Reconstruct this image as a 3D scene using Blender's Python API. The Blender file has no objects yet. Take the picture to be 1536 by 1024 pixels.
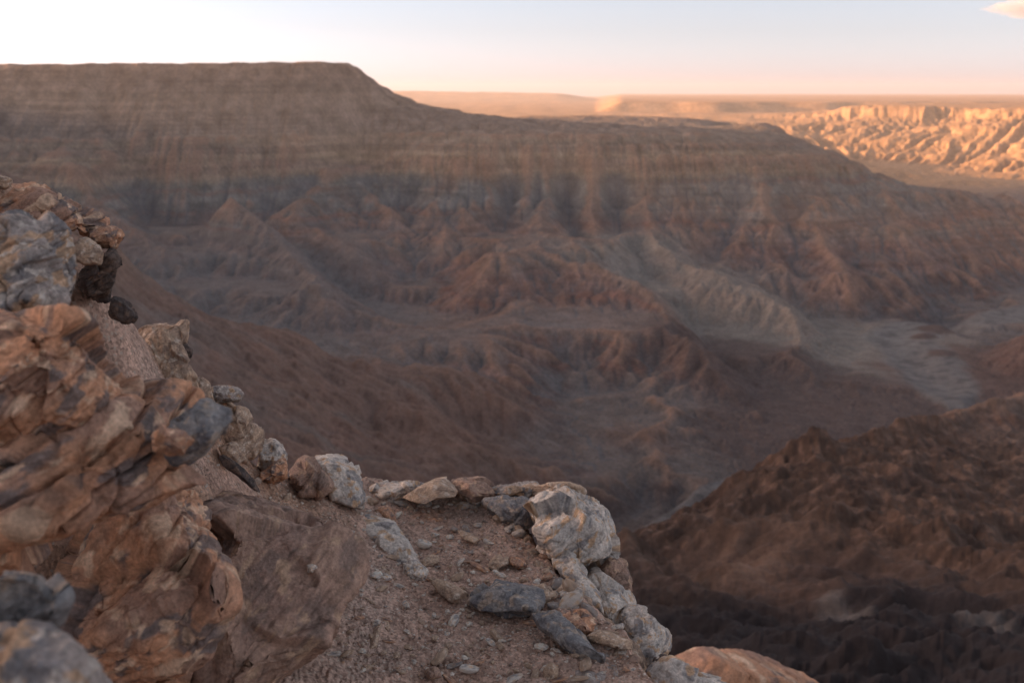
import bpy, bmesh, math, random, time
import numpy as np
from mathutils import Vector
T0 = time.time()
def log(s): print('[%.1fs] %s' % (time.time() - T0, s))
R = math.radians
col = bpy.context.scene.collection
# ------------------------------------------------------------ camera model (used to survey distances from the photo)
F = 1493.0
PITCH = math.atan((512 - 137) / F)
def P(u, v, Y):
    """world point seen at photo position u,v at forward distance Y (camera stands at the origin looking along +y)"""
    x = (u - 768) / F; w = (512 - v) / F
    y = math.cos(PITCH) + w * math.sin(PITCH); z = -math.sin(PITCH) + w * math.cos(PITCH)
    return (x / y * Y, Y, z / y * Y)
# ------------------------------------------------------------ vectorised noise
def _hash(ix, iy, iz, seed):
    h = (ix.astype(np.int64) * 374761393 + iy.astype(np.int64) * 668265263 + iz.astype(np.int64) * 2147483647 + seed * 974711) & 0xffffffff
    h = ((h ^ (h >> 13)) * 1274126177) & 0xffffffff
    h = ((h ^ (h >> 15)) * 2246822519) & 0xffffffff
    return (h ^ (h >> 16)) & 0xffffffff
GR = np.array([[1,1,0],[-1,1,0],[1,-1,0],[-1,-1,0],[1,0,1],[-1,0,1],[1,0,-1],[-1,0,-1],[0,1,1],[0,-1,1],[0,1,-1],[0,-1,-1]], float)
def noise3(x, y, z, seed=0):
    x = np.asarray(x, float); y = np.asarray(y, float); z = np.broadcast_to(np.asarray(z, float), x.shape)
    ix, iy, iz = np.floor(x), np.floor(y), np.floor(z)
    fx, fy, fz = x - ix, y - iy, z - iz
    u = fx*fx*fx*(fx*(fx*6-15)+10); v = fy*fy*fy*(fy*(fy*6-15)+10); w = fz*fz*fz*(fz*(fz*6-15)+10)
    def g(a, b, c):
        q = GR[_hash(ix + a, iy + b, iz + c, seed) % 12]
        return q[..., 0]*(fx-a) + q[..., 1]*(fy-b) + q[..., 2]*(fz-c)
    def L(t, a, b): return a + t*(b-a)
    return L(w, L(v, L(u, g(0,0,0), g(1,0,0)), L(u, g(0,1,0), g(1,1,0))), L(v, L(u, g(0,0,1), g(1,0,1)), L(u, g(0,1,1), g(1,1,1))))
_ANG = np.random.default_rng(11).uniform(0, 2*math.pi, 1024); _GC = np.cos(_ANG)*1.4; _GS = np.sin(_ANG)*1.4
def noise2(x, y, seed=0):
    x = np.asarray(x, float); y = np.asarray(y, float)
    ix, iy = np.floor(x), np.floor(y); fx, fy = x-ix, y-iy
    u = fx*fx*fx*(fx*(fx*6-15)+10); v = fy*fy*fy*(fy*(fy*6-15)+10)
    jx = ix.astype(np.int32).astype(np.uint32); jy = iy.astype(np.int32).astype(np.uint32)
    hx0 = jx*np.uint32(374761393) + np.uint32((seed*974711) & 0xffffffff); hx1 = hx0 + np.uint32(374761393)
    hy0 = jy*np.uint32(668265263); hy1 = hy0 + np.uint32(668265263)
    def g(hx, hy, a, b):
        h = hx + hy; h = (h ^ (h >> np.uint32(13)))*np.uint32(1274126177); k = (h >> np.uint32(16)) & np.uint32(1023)
        return _GC[k]*(fx-a) + _GS[k]*(fy-b)
    a = g(hx0,hy0,0,0); b = g(hx1,hy0,1,0); c = g(hx0,hy1,0,1); d = g(hx1,hy1,1,1)
    p = a + u*(b-a); q = c + u*(d-c)
    return p + v*(q-p)
def fbm2(x, y, octs=4, seed=0, gain=.5, ridged=False):
    s = 0; a = 1; n = 0
    for i in range(octs):
        t = noise2(x, y, seed + i*17)
        if ridged: t = 1 - 2*np.abs(t)
        s = s + a*t; n += a; a *= gain; x = x*2.03 + 11.3; y = y*2.03 - 7.1
    return s/n
def fbm3(p, sc, octs=4, seed=0, gain=.5, ridged=False):
    x, y, z = p[:,0]*sc, p[:,1]*sc, p[:,2]*sc
    s = 0; a = 1; n = 0
    for i in range(octs):
        t = noise3(x, y, z, seed + i*17)
        if ridged: t = 1 - 2*np.abs(t)
        s = s + a*t; n += a; a *= gain; x = x*2.03 + 1.3; y = y*2.03 - 7.1; z = z*2.03 + 3.7
    return s/n
def sstep(a, b, x):
    t = np.clip((x-a)/(b-a), 0, 1); return t*t*(3-2*t)

# ------------------------------------------------------------ surveyed heights of the canyon
C = []          # x, y, z
def V(*pts):
    for u, v, Y in pts: C.append(P(u, v, Y))
def W(*pts):
    for q in pts: C.append(q)
def H(*pts):    # column u, distance Y, height z
    for u, Y, z in pts:
        x = P(u, 300, Y)[0]; C.append((x, Y, z))
# high mesa on the left, its shoulder and the plateau behind the main wall
V((-500,92,2550),(-250,92,2580),(0,94,2650),(120,95,2650),(240,94,2680),(330,92,2700),(420,92,2720),(510,91,2750),(552,113,2800),(575,128,2820),(608,147,2850),(690,160,2900),(716,168,2950))
H((-500,3300,85),(-200,3300,80),(0,3300,72),(150,3200,72),(300,3200,74),(420,3150,74),(500,3050,72),(430,3500,60),(200,3550,65),(0,3600,65),(-400,3700,70))
H((560,3300,-60),(600,3600,-105),(430,3900,-100),(200,4000,-100),(-200,4200,-60),(700,3400,-95))
H((750,3200,-98),(850,3200,-110),(950,3200,-112),(1050,3150,-112),(800,4000,-92),(900,4200,-108),(1000,4100,-110),(1080,3700,-108))
V((1115,183,3050),(1135,180,3050),(1150,182,3050),(1085,192,2950),(1180,194,2980),(1130,183,3150),(1215,212,2900))
V((575,200,2640),(650,203,2620),(750,203,2600),(850,205,2600),(950,205,2620),(1050,205,2640),(1150,212,2680),(1250,237,2650),(1350,255,2650),(1450,275,2650),(1536,290,2650),(1700,300,2600))
V((-300,190,2350),(-150,190,2380),(0,190,2420),(100,192,2440),(200,194,2450),(300,196,2480),(400,198,2520),(480,198,2560),(535,215,2620))
V((-150,240,2250),(0,235,2330),(100,238,2350),(200,240,2360),(300,240,2380),(400,250,2420),(480,245,2450),(545,250,2520),(650,255,2480),(750,258,2470),(850,260,2470),(950,260,2480),(1050,265,2480),(1150,270,2480))
# west part: ravine, ridge, valley, near spur
V((430,280,2330),(376,298,2300)); H((300,2290,-262),(240,2200,-275),(420,2180,-275),(520,2050,-300))
V((350,284,2140),(395,322,2050),(445,357,1950),(500,400,1830),(570,446,1700),(700,482,1600))
V((545,290,2380),(600,340,2200),(640,400,2020),(670,435,1880),(620,468,1690),(540,420,1880))
V((300,320,2080),(237,357,1980),(350,380,1900),(350,400,1850),(330,430,1750),(230,370,1900),(180,330,2050),(120,290,2180),(50,262,2250))
V((441,428,1620),(500,423,1600),(583,459,1550),(640,482,1500),(750,498,1480))
V((0,240,1300),(90,290,1270),(180,345,1250),(258,400,1280),(320,434,1300),(358,440,1310),(450,462,1350),(500,488,1360),(640,522,1360),(720,545,1340))
H((0,1650,-290),(100,1650,-310),(200,1600,-325),(300,1560,-338),(400,1500,-345),(520,1470,-350))
V((300,520,950),(200,450,1020),(380,560,960),(450,600,950),(520,640,930),(560,690,860),(620,640,1080),(700,700,960),(740,640,1160),(780,700,1040))
# centre: stepped red slopes, butte and spur
V((720,375,1900),(800,380,1900),(900,385,1880),(980,400,1800),(1030,450,1700),(1050,478,1620),(1075,488,1580),(1110,540,1450),(1140,580,1380))
V((650,330,2220),(750,335,2210),(850,335,2200),(920,330,2200),(850,440,1800),(750,440,1790),(950,450,1760))
V((700,470,1680),(800,474,1700),(880,474,1700),(960,480,1660),(850,500,1580),(950,510,1550),(850,560,1420),(950,560,1420),(1050,560,1420),(850,640,1230),(950,640,1230),(1050,640,1250),(1130,640,1270),(900,700,1110),(980,700,1120),(850,745,1030))
# east: gully, pale spur, dark hill, right-hand wall
V((950,330,2150),(1050,378,2000),(1130,408,1900),(1200,453,1800),(1290,505,1780))
V((1000,398,2000),(1060,452,1850),(1100,492,1750)); H((1080,2180,-345),(1150,2120,-372),(1230,2000,-405))
V((1110,512,1600),(1170,495,1620),(1250,520,1580),(1330,560,1500),(1400,604,1400),(1200,580,1420),(1250,630,1300),(1200,660,1240))
V((1250,320,2350),(1250,385,2120),(1300,440,2000),(1350,466,1950),(1450,340,2450),(1450,400,2250),(1450,456,2080),(1150,330,2330),(1350,330,2420),(1350,400,2180),(1536,360,2450),(1536,420,2250),(1700,400,2400),(1700,450,2100))
V((1600,452,1720),(1536,474,1690),(1470,500,1640),(1440,512,1700),(1536,540,1530),(1480,590,1420),(1650,500,1500))
def riv(*pts):
    out = []
    for u, v in pts:
        s = P(u, v, 1.0)[2]; out.append(P(u, v, -450.0/s)[:2])
    return out
RIVER = riv((1900,462),(1720,466),(1600,466),(1500,473),(1400,486),(1350,500),(1385,540),(1420,580)) + riv((1440,612),(1390,640),(1290,656),(1190,684),(1085,710),(1020,735),(950,772),(860,830),(760,880)) 
RIVER = [(x, y) for x, y in RIVER]
for i, (x, y) in enumerate(RIVER): C.append((x, y, -450 - 3*i*.4))
V((1330,515,1800),(1380,500,1850),(1300,520,1790))
# near right spur and the slopes below the view point
V((1536,560,1000),(1440,575,950),(1405,608,900),(1350,624,870),(1260,626,880),(1200,632,870),(1140,668,840),(1100,702,800),(1040,730,800),(980,750,800),(920,770,800),(1700,530,1100))
H((1560,1200,-405),(1430,1130,-415),(1300,1080,-428),(1180,1030,-430),(1080,980,-425))
V((1300,720,760),(1450,700,800),(1500,650,880),(1130,745,760),(1280,770,680),(1400,798,600),(1536,838,520),(1450,760,700),(1200,820,600),(1350,900,470),(1100,900,520),(1000,830,640),(1000,950,400),(1200,1000,330),(1450,1000,300),(1536,930,380))
H((700,700,-345),(600,450,-260),(400,450,-235),(200,500,-185),(300,700,-235),(0,600,-110),(0,900,-120),(850,500,-290),(850,800,-375),(700,900,-385),(900,950,-420),(650,300,-205))
H((-300,900,-20),(-300,1300,-10),(-300,1700,-60),(-300,2100,-150),(-150,1650,-250))
# our own rim, the plateau behind the camera and unseen high ground west of it, added to shade the canyon
W((0,12,-14),(-12,14,-14),(12,10,-16),(0,40,-50),(-40,40,-40),(40,40,-60),(0,110,-125),(-90,110,-90),(90,110,-130),(30,200,-180),(-100,250,-140),
  (0,-20,0),(60,-30,-4),(-60,0,4),(-150,60,10),(-300,0,22),(-320,220,8),(-700,250,60),(-900,700,70),(-1500,700,125),(-1700,1500,130),(-1800,2200,110),(-2400,1500,140),(-2400,3000,110),
  (0,-300,5),(-400,-300,30),(-1200,-300,90),(-2600,-300,150),(400,-300,-10),(1200,-300,-60),(2500,-300,-100),(350,60,-90),(500,250,-190),(900,300,-260),(900,600,-270),(1500,500,-200),(2500,600,-110),(1500,1200,-330),(2300,1500,-250),(3200,1200,-110),(2600,2400,-330))
# far canyon (sunlit) and the country beyond
H((1250,3100,-290),(1350,3100,-330),(1450,3100,-350),(1536,3100,-360),(1700,3200,-360),(1180,3300,-200),(1150,3900,-200),(1120,4400,-220),
  (1200,4200,-330),(1300,4200,-370),(1420,4000,-375),(1536,4000,-375),(1700,4000,-375),(1150,5200,-300),(1250,5300,-350),(1350,5000,-362),(1430,4750,-355),(1500,4550,-345),(1600,4300,-340),(1800,4200,-330))
H((1240,6900,-118),(1300,6500,-108),(1370,6300,-106),(1410,6500,-106),(1440,6300,-106),(1480,5900,-104),(1536,5700,-104),(1620,5400,-104),(1750,5200,-104),(1900,5000,-104),
  (1250,6500,-190),(1300,6050,-200),(1400,6050,-200),(1480,5450,-200),(1536,5250,-210),(1620,4950,-210),(1750,4750,-210),
  (1300,7500,-104),(1400,7500,-102),(1500,7500,-100),(1600,7500,-100),(1450,6700,-102),(1540,6300,-101),(1650,6100,-102),(1800,6200,-102),(1300,9000,-100),(1550,9000,-100),(1800,9000,-100))
H((1180,5900,-260),(1190,7000,-200),(1180,8500,-196),(1050,5200,-205),(950,5000,-205),(1050,6500,-200),(950,6500,-198),(1100,8000,-196),(1000,8800,-194),(900,8800,-194),(850,5200,-200),(750,5200,-205),(600,5200,-210),(750,7000,-230),(850,8500,-230),(600,7500,-240),(400,5200,-230),(200,7000,-240),(0,5000,-200),(-200,8000,-230))
C = np.array(C)
def rbf_fit(C, c=55.0):
    d = np.sqrt((C[:,None,0]-C[None,:,0])**2 + (C[:,None,1]-C[None,:,1])**2 + c*c)
    n = len(C); A = np.zeros((n+3, n+3)); A[:n,:n] = d - np.eye(n)*1.5
    A[:n,n] = 1; A[:n,n+1] = C[:,0]/1000; A[:n,n+2] = C[:,1]/1000; A[n:,:n] = A[:n,n:].T
    return np.linalg.solve(A, np.r_[C[:,2], 0, 0, 0])
CW = rbf_fit(C)
def rbf(x, y, c=55.0):
    n = len(C); o = np.full(x.shape, CW[n]) + CW[n+1]*x/1000 + CW[n+2]*y/1000
    for i in range(n): o += CW[i]*np.sqrt((x-C[i,0])**2 + (y-C[i,1])**2 + c*c)
    return o
def polyd(x, y, pts):
    d = np.full(x.shape, 1e9)
    for (ax, ay), (bx, by) in zip(pts[:-1], pts[1:]):
        vx, vy = bx-ax, by-ay; t = np.clip(((x-ax)*vx + (y-ay)*vy)/(vx*vx+vy*vy), 0, 1)
        d = np.minimum(d, np.hypot(x-ax-t*vx, y-ay-t*vy))
    return d
GX0, GX1, GY0, GY1, DX = -2800.0, 4400.0, -300.0, 9000.0, 12.0
gx = np.arange(GX0, GX1+1, DX); gy = np.arange(GY0, GY1+1, DX)
X, Y = np.meshgrid(gx, gy)
Z = rbf(X, Y)
TOP = 74 + .010*np.minimum(0, X+500) + 1.2*fbm2(X/150, Y/150, 3, 12) + 7*fbm2(X/60, Y/60, 4, 121)*(Y < 3000)
Z = np.where((Y > 2200) & (Y < 4500) & (X < 200), np.where(Z > TOP-8, TOP-8 + 8*np.tanh((Z-TOP+8)/8), Z), Z)
log('rbf %s' % (Z.shape,))
def rivd(x, y):           # distance from the river, scaled so that the narrow lower reach counts as narrow
    return polyd(x, y, RIVER)/(.15 + .80*sstep(1360, 1540, y))
rd = rivd(X, Y)
flat = sstep(-115, -90, Z)*0.85
far = sstep(3600, 4600, Y)
rough = (1-flat)*sstep(40, 120, rd)*(1-.6*far)
sc = 1 + 1.0*far
Z0 = Z + rough*(1 - .55*(1-far)*sstep(-235,-190,Z))*(16*fbm2(X/210, Y/210, 4, 3) + 14*fbm2(X/95, Y/95, 3, 9)*(1-.6*far) + 75*far*(fbm2(X/900, Y/900, 2, 31, ridged=True)-.2))
Z0 += flat*2.0*fbm2(X/120, Y/120, 3, 4)
band = sstep(110, 60, rd)*(Z0 < -395)
Z0 = Z0*(1-band) + band*(np.minimum(Z0, -450 + 10*sstep(50, 110, rd) + 3*fbm2(X/40, Y/40, 3, 77)))
DRAINS = [[(850,245),(862,290),(885,332)],[(928,255),(912,300),(888,330)],[(945,290),(955,340),(985,395)],[(810,255),(775,295),(742,325)],[(768,252),(750,290),(738,322)],[(600,262),(612,300),(640,350)],
 [(1110,262),(1085,300),(1060,345)],[(1180,270),(1205,310),(1215,350)],[(538,222),(470,255),(430,279),(395,303)],[(150,225),(190,270),(235,320)],[(1290,300),(1310,350),(1330,400)],[(1400,320),(1420,370),(1430,420)]]
for (pl, dep, wid) in (([P(60,310,1330)[:2],P(180,372,1400)[:2],P(300,442,1450)[:2],P(450,474,1450)[:2],P(560,500,1450)[:2],P(700,528,1420)[:2]], 34, 55), ([P(470,380,1980)[:2],P(560,430,1800)[:2],P(640,476,1640)[:2]], 24, 50), ([P(1000,400,1960)[:2],P(1070,460,1800)[:2],P(1110,500,1680)[:2],P(1160,560,1480)[:2]], 26, 50), ([P(700,560,1250)[:2],P(800,600,1240)[:2],P(900,640,1180)[:2],P(960,690,1120)[:2]], 20, 45), ([P(560,600,1120)[:2],P(640,660,1060)[:2],P(760,700,1040)[:2],P(900,730,1040)[:2]], 22, 40)):
    Z0 = Z0 - .8*dep*np.exp(-(polyd(X, Y, pl)/wid)**2)
for pl, dep, wid in (([(350,282,2150),(395,320,2050),(445,357,1950),(500,400,1830),(570,446,1700),(640,470,1620)], 30, 55), ([(440,292,2250),(520,350,2080),(600,400,1950),(680,435,1850)], 22, 45), ([(400,302,2250),(470,352,2060),(540,407,1880),(610,455,1740)], -24, 40),
    ([(90,240,2330),(180,300,2150),(250,372,1950)], 26, 50), ([(215,250,2330),(260,300,2180),(300,345,2030)], -22, 40), ([(560,262,2430),(610,310,2300),(680,365,2080),(720,400,1950)], 20, 40), ([(1150,290,2450),(1230,350,2250),(1290,400,2080)], 24, 45), ([(1340,300,2550),(1390,370,2280),(1400,430,2100)], 22, 45)):
    dd = polyd(X, Y, [P(*q)[:2] for q in pl]) + 14*fbm2(X/80, Y/80, 3, 18); Z0 = Z0 + dep*np.exp(-(dd/wid)**2)
for di, dl in enumerate(DRAINS):
    pts = [P(u, v, float(np.interp(v, [220, 260, 340, 400, 440], [2600, 2450, 2200, 2000, 1900])))[:2] for u, v in dl]
    dd = polyd(X, Y, pts); Z0 = Z0 - (46, 30, 40, 22, 34, 26, 16, 38, 24, 30, 18, 34)[di % 12]*np.exp(-((dd + 18*fbm2(X/70, Y/70, 2, 19))/(34 if di % 3 else 24))**2)
CAP = 34 - 20*sstep(1450, 1150, np.hypot(X, Y)) + 45*far
CAP = CAP*(1 - .86*sstep(-215, -160, Z0)*(1-far))
Z0 += (1-far)*sstep(-110,-80,Z0)*sstep(60,20,Z0)*(8*fbm2(X/60, Y/60, 3, 13, ridged=True) + 12*fbm2(X/260, Y/260, 2, 14, ridged=True) - 20)
# stream-power erosion with hard and soft beds
def hard(z, x, y):
    w = z + 10*fbm2(x/700, y/700, 2, 55)
    return w
NB = [(-1,0),(1,0),(0,-1),(0,1),(-1,-1),(-1,1),(1,-1),(1,1)]
def shift(a, dy, dx, fill):
    h, w = a.shape; o = np.full_like(a, fill)
    o[max(0,-dy):h-max(0,dy), max(0,-dx):w-max(0,dx)] = a[max(0,dy):h+min(0,dy), max(0,dx):w+min(0,dx)]
    return o
def erode(Z0, X, Y, dx_, rough, cap, its, K, lim_, soft):
    Z = Z0.copy(); A = np.ones_like(Z); h, w = Z.shape; idx = np.arange(h*w).reshape(h, w)
    idxs = [shift(idx, dy, dx, 0) for dy, dx in NB]; warp = 10*fbm2(X/700, Y/700, 2, 55); lim = dx_*lim_
    for it in range(its):
        if it % 2 == 0:
            best = np.zeros_like(Z); rec = idx.copy()
            for k, (dy, dx) in enumerate(NB):
                s = (Z - shift(Z, dy, dx, 1e9)) / (dx_*math.hypot(dy, dx))
                m = s > best; best = np.where(m, s, best); rec = np.where(m, idxs[k], rec)
            m = rec != idx; rm = rec[m]
        A = 1 + np.bincount(rm, weights=A[m], minlength=h*w).reshape(h, w)*.997
        zl = Z + warp
        er = np.where(np.sin(zl/11.0)+.6*np.sin(zl/4.7+1) > .35, .55, 1.15)
        dz = np.minimum(K*er*A**.42*best, .45*best*dx_)*rough*np.clip((Z - Z0 + cap)/8, 0, 1)
        Z = Z - dz
        if it % 4 == 3:     # loose slopes slump to their resting angle
            for ax in (0, 1):
                g = np.diff(Z, axis=ax); ex = np.clip(np.abs(g)-lim, 0, None)*np.sign(g)*.22
                if ax == 0: Z[:-1] += ex; Z[1:] -= ex
                else: Z[:,:-1] += ex; Z[:,1:] -= ex
    lap = (np.roll(Z,1,0)+np.roll(Z,-1,0)+np.roll(Z,1,1)+np.roll(Z,-1,1))/4
    Z[1:-1,1:-1] = ((1-soft)*Z + soft*lap)[1:-1,1:-1]
    return Z, np.log(A)
Z, AREA = erode(Z0, X, Y, DX, rough, CAP, 200, .30, .75, .25)
h, w = Z.shape
def blur(a, n):
    for ax in (0, 1):
        for _ in range(2):
            c = np.cumsum(np.concatenate([np.repeat(np.take(a,[0],ax), n+1, ax), a, np.repeat(np.take(a,[-1],ax), n, ax)], ax), ax)
            m_ = a.shape[ax]; a = (np.take(c, range(2*n+1, 2*n+1+m_), ax) - np.take(c, range(0, m_), ax))/(2*n+1)
    return a
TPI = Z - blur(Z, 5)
log('erosion')
def samp(G, x, y, g=(GX0, GY0, DX)):       # Catmull-Rom sample of a grid
    h, w = G.shape; fx = np.clip((x-g[0])/g[2], 1, w-3.001); fy = np.clip((y-g[1])/g[2], 1, h-3.001)
    ix = fx.astype(int); iy = fy.astype(int); tx = fx-ix; ty = fy-iy
    def cw(t): return (-.5*t+t*t-.5*t**3, 1-2.5*t*t+1.5*t**3, .5*t+2*t*t-1.5*t**3, -.5*t*t+.5*t**3)
    wx = cw(tx); wy = cw(ty); o = 0
    for j in range(4):
        r = 0
        for i in range(4): r = r + wx[i]*G[iy+j-1, ix+i-1]
        o = o + wy[j]*r
    return o
def sampl(G, x, y, g=(GX0, GY0, DX)):
    h, w = G.shape; fx = np.clip((x-g[0])/g[2], 0, w-2.001); fy = np.clip((y-g[1])/g[2], 0, h-2.001)
    ix = fx.astype(int); iy = fy.astype(int); tx = fx-ix; ty = fy-iy
    return (G[iy,ix]*(1-tx)+G[iy,ix+1]*tx)*(1-ty) + (G[iy+1,ix]*(1-tx)+G[iy+1,ix+1]*tx)*ty
SL = np.hypot(*np.gradient(Z, DX))
def terrace(z, hgt, k):   # steps the height into ledges: k = share of the tread
    q = z/hgt; i = np.floor(q); f = q-i
    return (i + np.where(f < k, f/k*.22, .22+.78*sstep(0,1,(f-k)/(1-k))))*hgt
def ledges(z, x, y, sl, r, far=0):
    wp = 9*fbm2(x/650, y/650, 2, 55) + 4*fbm2(x/90, y/90, 2, 56)
    amt = np.clip(.35 + 1.3*fbm2(x/380, y/380, 2, 90), 0, .95)*sstep(.1, .3, sl)*sstep(80, 300, r)
    amt = np.where(z > -215, np.maximum(amt*.6, .95*sstep(.15,.4,sl)*sstep(500,900,r)), amt)*np.where(z > -95, .5, 1)
    hz = z + wp
    return z + amt*((terrace(hz, 27.0, .55) - hz)*.9 + (terrace(hz, 10.0, .5) - hz)*.6)
# a finer survey of the main canyon
FX0, FX1, FY0, FY1, FD = -1450.0, 1750.0, 420.0, 3000.0, 6.0
X2, Y2 = np.meshgrid(np.arange(FX0, FX1+1, FD), np.arange(FY0, FY1+1, FD)); FG = (FX0, FY0, FD)
rd2 = rivd(X2, Y2); m2_ = sstep(45, 110, rd2); sl2 = sampl(SL, X2, Y2); Zf = samp(Z, X2, Y2)
Zf = Zf + m2_*(ledges(Zf, X2, Y2, sl2, np.hypot(X2, Y2)) - Zf)
st2 = sstep(.05, .3, sl2)*m2_
Zf = Zf + st2*(1 - .75*sstep(-235,-195,Zf))*(6*fbm2(X2/48, Y2/48, 3, 21, ridged=True) - 2 + 5*fbm2(X2/20, Y2/20, 2, 23))
Zf, AREA2 = erode(Zf, X2, Y2, FD, (.15 + .85*st2)*(1 - .9*sstep(-225,-165,Zf)), 17.0 + 0*Zf, 110, .17, .95, .05)
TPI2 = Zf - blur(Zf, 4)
log('fine erosion %s' % (Zf.shape,))
def terr(x, y):
    """height of the land at any place"""
    r = np.hypot(x, y)
    inside = sstep(0, 350, x-GX0)*sstep(0, 350, GX1-x)*sstep(0, 200, y-GY0)*sstep(0, 500, GY1-y)
    z = samp(Z, x, y)
    rdd = rivd(x, y)
    m = sstep(20, 120, rdd)
    sl = sampl(SL, x, y)
    fw = sstep(0, 90, x-FX0)*sstep(0, 90, FX1-x)*sstep(0, 90, y-FY0)*sstep(0, 90, FY1-y)
    zc = z + m*(ledges(z, x, y, sl, r) - z)
    nr = sstep(40, 150, r)
    zc = zc + m*sstep(.05,.3,sl)*nr*(6*fbm2(x/38, y/38, 4, 21, ridged=True))
    z = zc*(1-fw) + fw*samp(Zf, x, y, FG)
    z = z + m*nr*2.6*fbm2(x/10, y/10, 4, 22, ridged=True)
    near = sstep(1150, 850, r)*nr*(.35 + .65*sstep(-150, 50, x))
    sm_ = polyd(x, y, [P(1130,790,660)[:2], P(1300,815,570)[:2], P(1400,850,500)[:2]]); near = near*(.15 + .85*sstep(25, 85, sm_ + 25*fbm2(x/60, y/60, 2, 28)))
    z = z + near*(3.6*fbm2(x/15, y/15, 4, 24, ridged=True) + 34*np.maximum(0, fbm2(x/60, y/60, 5, 25)-.02)*sstep(-.1,.2,fbm2(x/160+3, y/160, 2, 26)) + 14*(fbm2(x/95, y/70, 4, 27, ridged=True)-.3))
    z = z + (1-m)*1.0*fbm2(x/14, y/14, 3, 41)
    # open country outside the surveyed ground
    plain = -100 + 6*fbm2(x/900, y/900, 3, 61)
    az = np.arctan2(x, y)
    # scarp facing the camera at ten kilometres
    sy = 9700 + 500*fbm2(x/1500, y/3000, 3, 62)
    low = sstep(P(890,150,1)[0], P(935,150,1)[0], x/np.maximum(y,1))
    up = sstep(0, 260, y-sy)*low
    far_z = np.where(y > 8300, -196 + (96)*up, plain)
    far_z = far_z + (y > 8300)*(1-up)*2*fbm2(x/300, y/300, 3, 63)
    # hazy mountains at the left of the gap
    gap = sstep(P(905,150,1)[0], P(830,150,1)[0], x/np.maximum(y,1))
    mt = np.clip(fbm2(x/2600, y/4200, 4, 64, ridged=True)*.5+.45, 0, 1)
    ridge = sstep(18000, 24000, y)*sstep(36000, 27000, y)
    far_z = far_z + gap*(ridge*(20 + 190*np.minimum(mt*sstep(.2,.7,mt), .55) + 60*sstep(P(880,150,1)[0], P(620,150,1)[0], x/np.maximum(y,1))*sstep(19000,26000,y)) + 22*(sstep(9000,12000,y))*fbm2(x/900,y/900,3,66,ridged=True))
    west = sstep(-2000, -3200, x)*sstep(6000, 4000, y)  # out-of-view ridge, raised to keep the low sun off mesa and canyon
    far_z = far_z*(1-west) + west*(250 + 25*fbm2(x/800, y/800, 3, 67))
    low2 = sstep(9000,14000,y)*(1-gap)
    far_z = far_z + low2*8*fbm2(x/2500, y/2500, 3, 68)
    z = z*inside + far_z*(1-inside)
    # just around the view point the cliff drops away under the ledge, which has its own fine ground
    n0 = sstep(30, 9, r); z = z*(1-n0) + n0*np.where(y > -2, np.minimum(z, -9.0), np.minimum(z, -2.6) - 6*sstep(-6, -2, y))
    isl = [(P(1405,497,1870), 34, 12), (P(1385,510,1820), 22, 9), (P(1412,543,1700), 22, 7)]
    for (ix_, iy_, _), ra, hh in isl: z = z + hh*np.exp(-(((x-ix_)/ra)**2 + ((y-iy_)/ra)**2))
    return z, sl, rdd, m
# ------------------------------------------------------------ building helpers
def mesh_obj(name, verts, faces, mat, parent=None, smooth=True, colour=None, loops4=None):
    me = bpy.data.meshes.new(name)
    verts = np.asarray(verts, np.float32); faces = np.asarray(faces, np.int32)
    nv, nf = len(verts), len(faces); k = faces.shape[1]
    me.vertices.add(nv); me.vertices.foreach_set('co', verts.ravel())
    me.loops.add(nf*k); me.loops.foreach_set('vertex_index', faces.ravel())
    me.polygons.add(nf); me.polygons.foreach_set('loop_start', np.arange(0, nf*k, k, dtype=np.int32))
    me.polygons.foreach_set('use_smooth', np.full(nf, smooth))
    if colour is not None:
        a = me.color_attributes.new('stone', 'FLOAT_COLOR', 'POINT')
        c = np.ones((nv, 4), np.float32); c[:, :3] = colour; a.data.foreach_set('color', c.ravel())
    me.update(calc_edges=True)
    me.materials.append(mat)
    o = bpy.data.objects.new(name, me); col.objects.link(o)
    if parent: o.parent = parent
    return o
def structure(o): o['kind'] = 'structure'; return o
def tag(o, label, cat, group=None):
    o['label'] = label; o['category'] = cat
    if group: o['group'] = group
    return o
def nodes(name):
    m = bpy.data.materials.new(name); m.use_nodes = True; nt = m.node_tree; nt.nodes.clear()
    out = nt.nodes.new('ShaderNodeOutputMaterial'); b = nt.nodes.new('ShaderNodeBsdfPrincipled')
    nt.links.new(b.outputs[0], out.inputs[0]); b.inputs['Specular IOR Level'].default_value = .25; b.inputs['Roughness'].default_value = .9
    return m, nt, b
def nd(nt, t, **kw):
    n = nt.nodes.new(t)
    for k, v in kw.items():
        if k.startswith('i_'): n.inputs[k[2:].replace('_', ' ')].default_value = v
        else: setattr(n, k, v)
    return n
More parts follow.
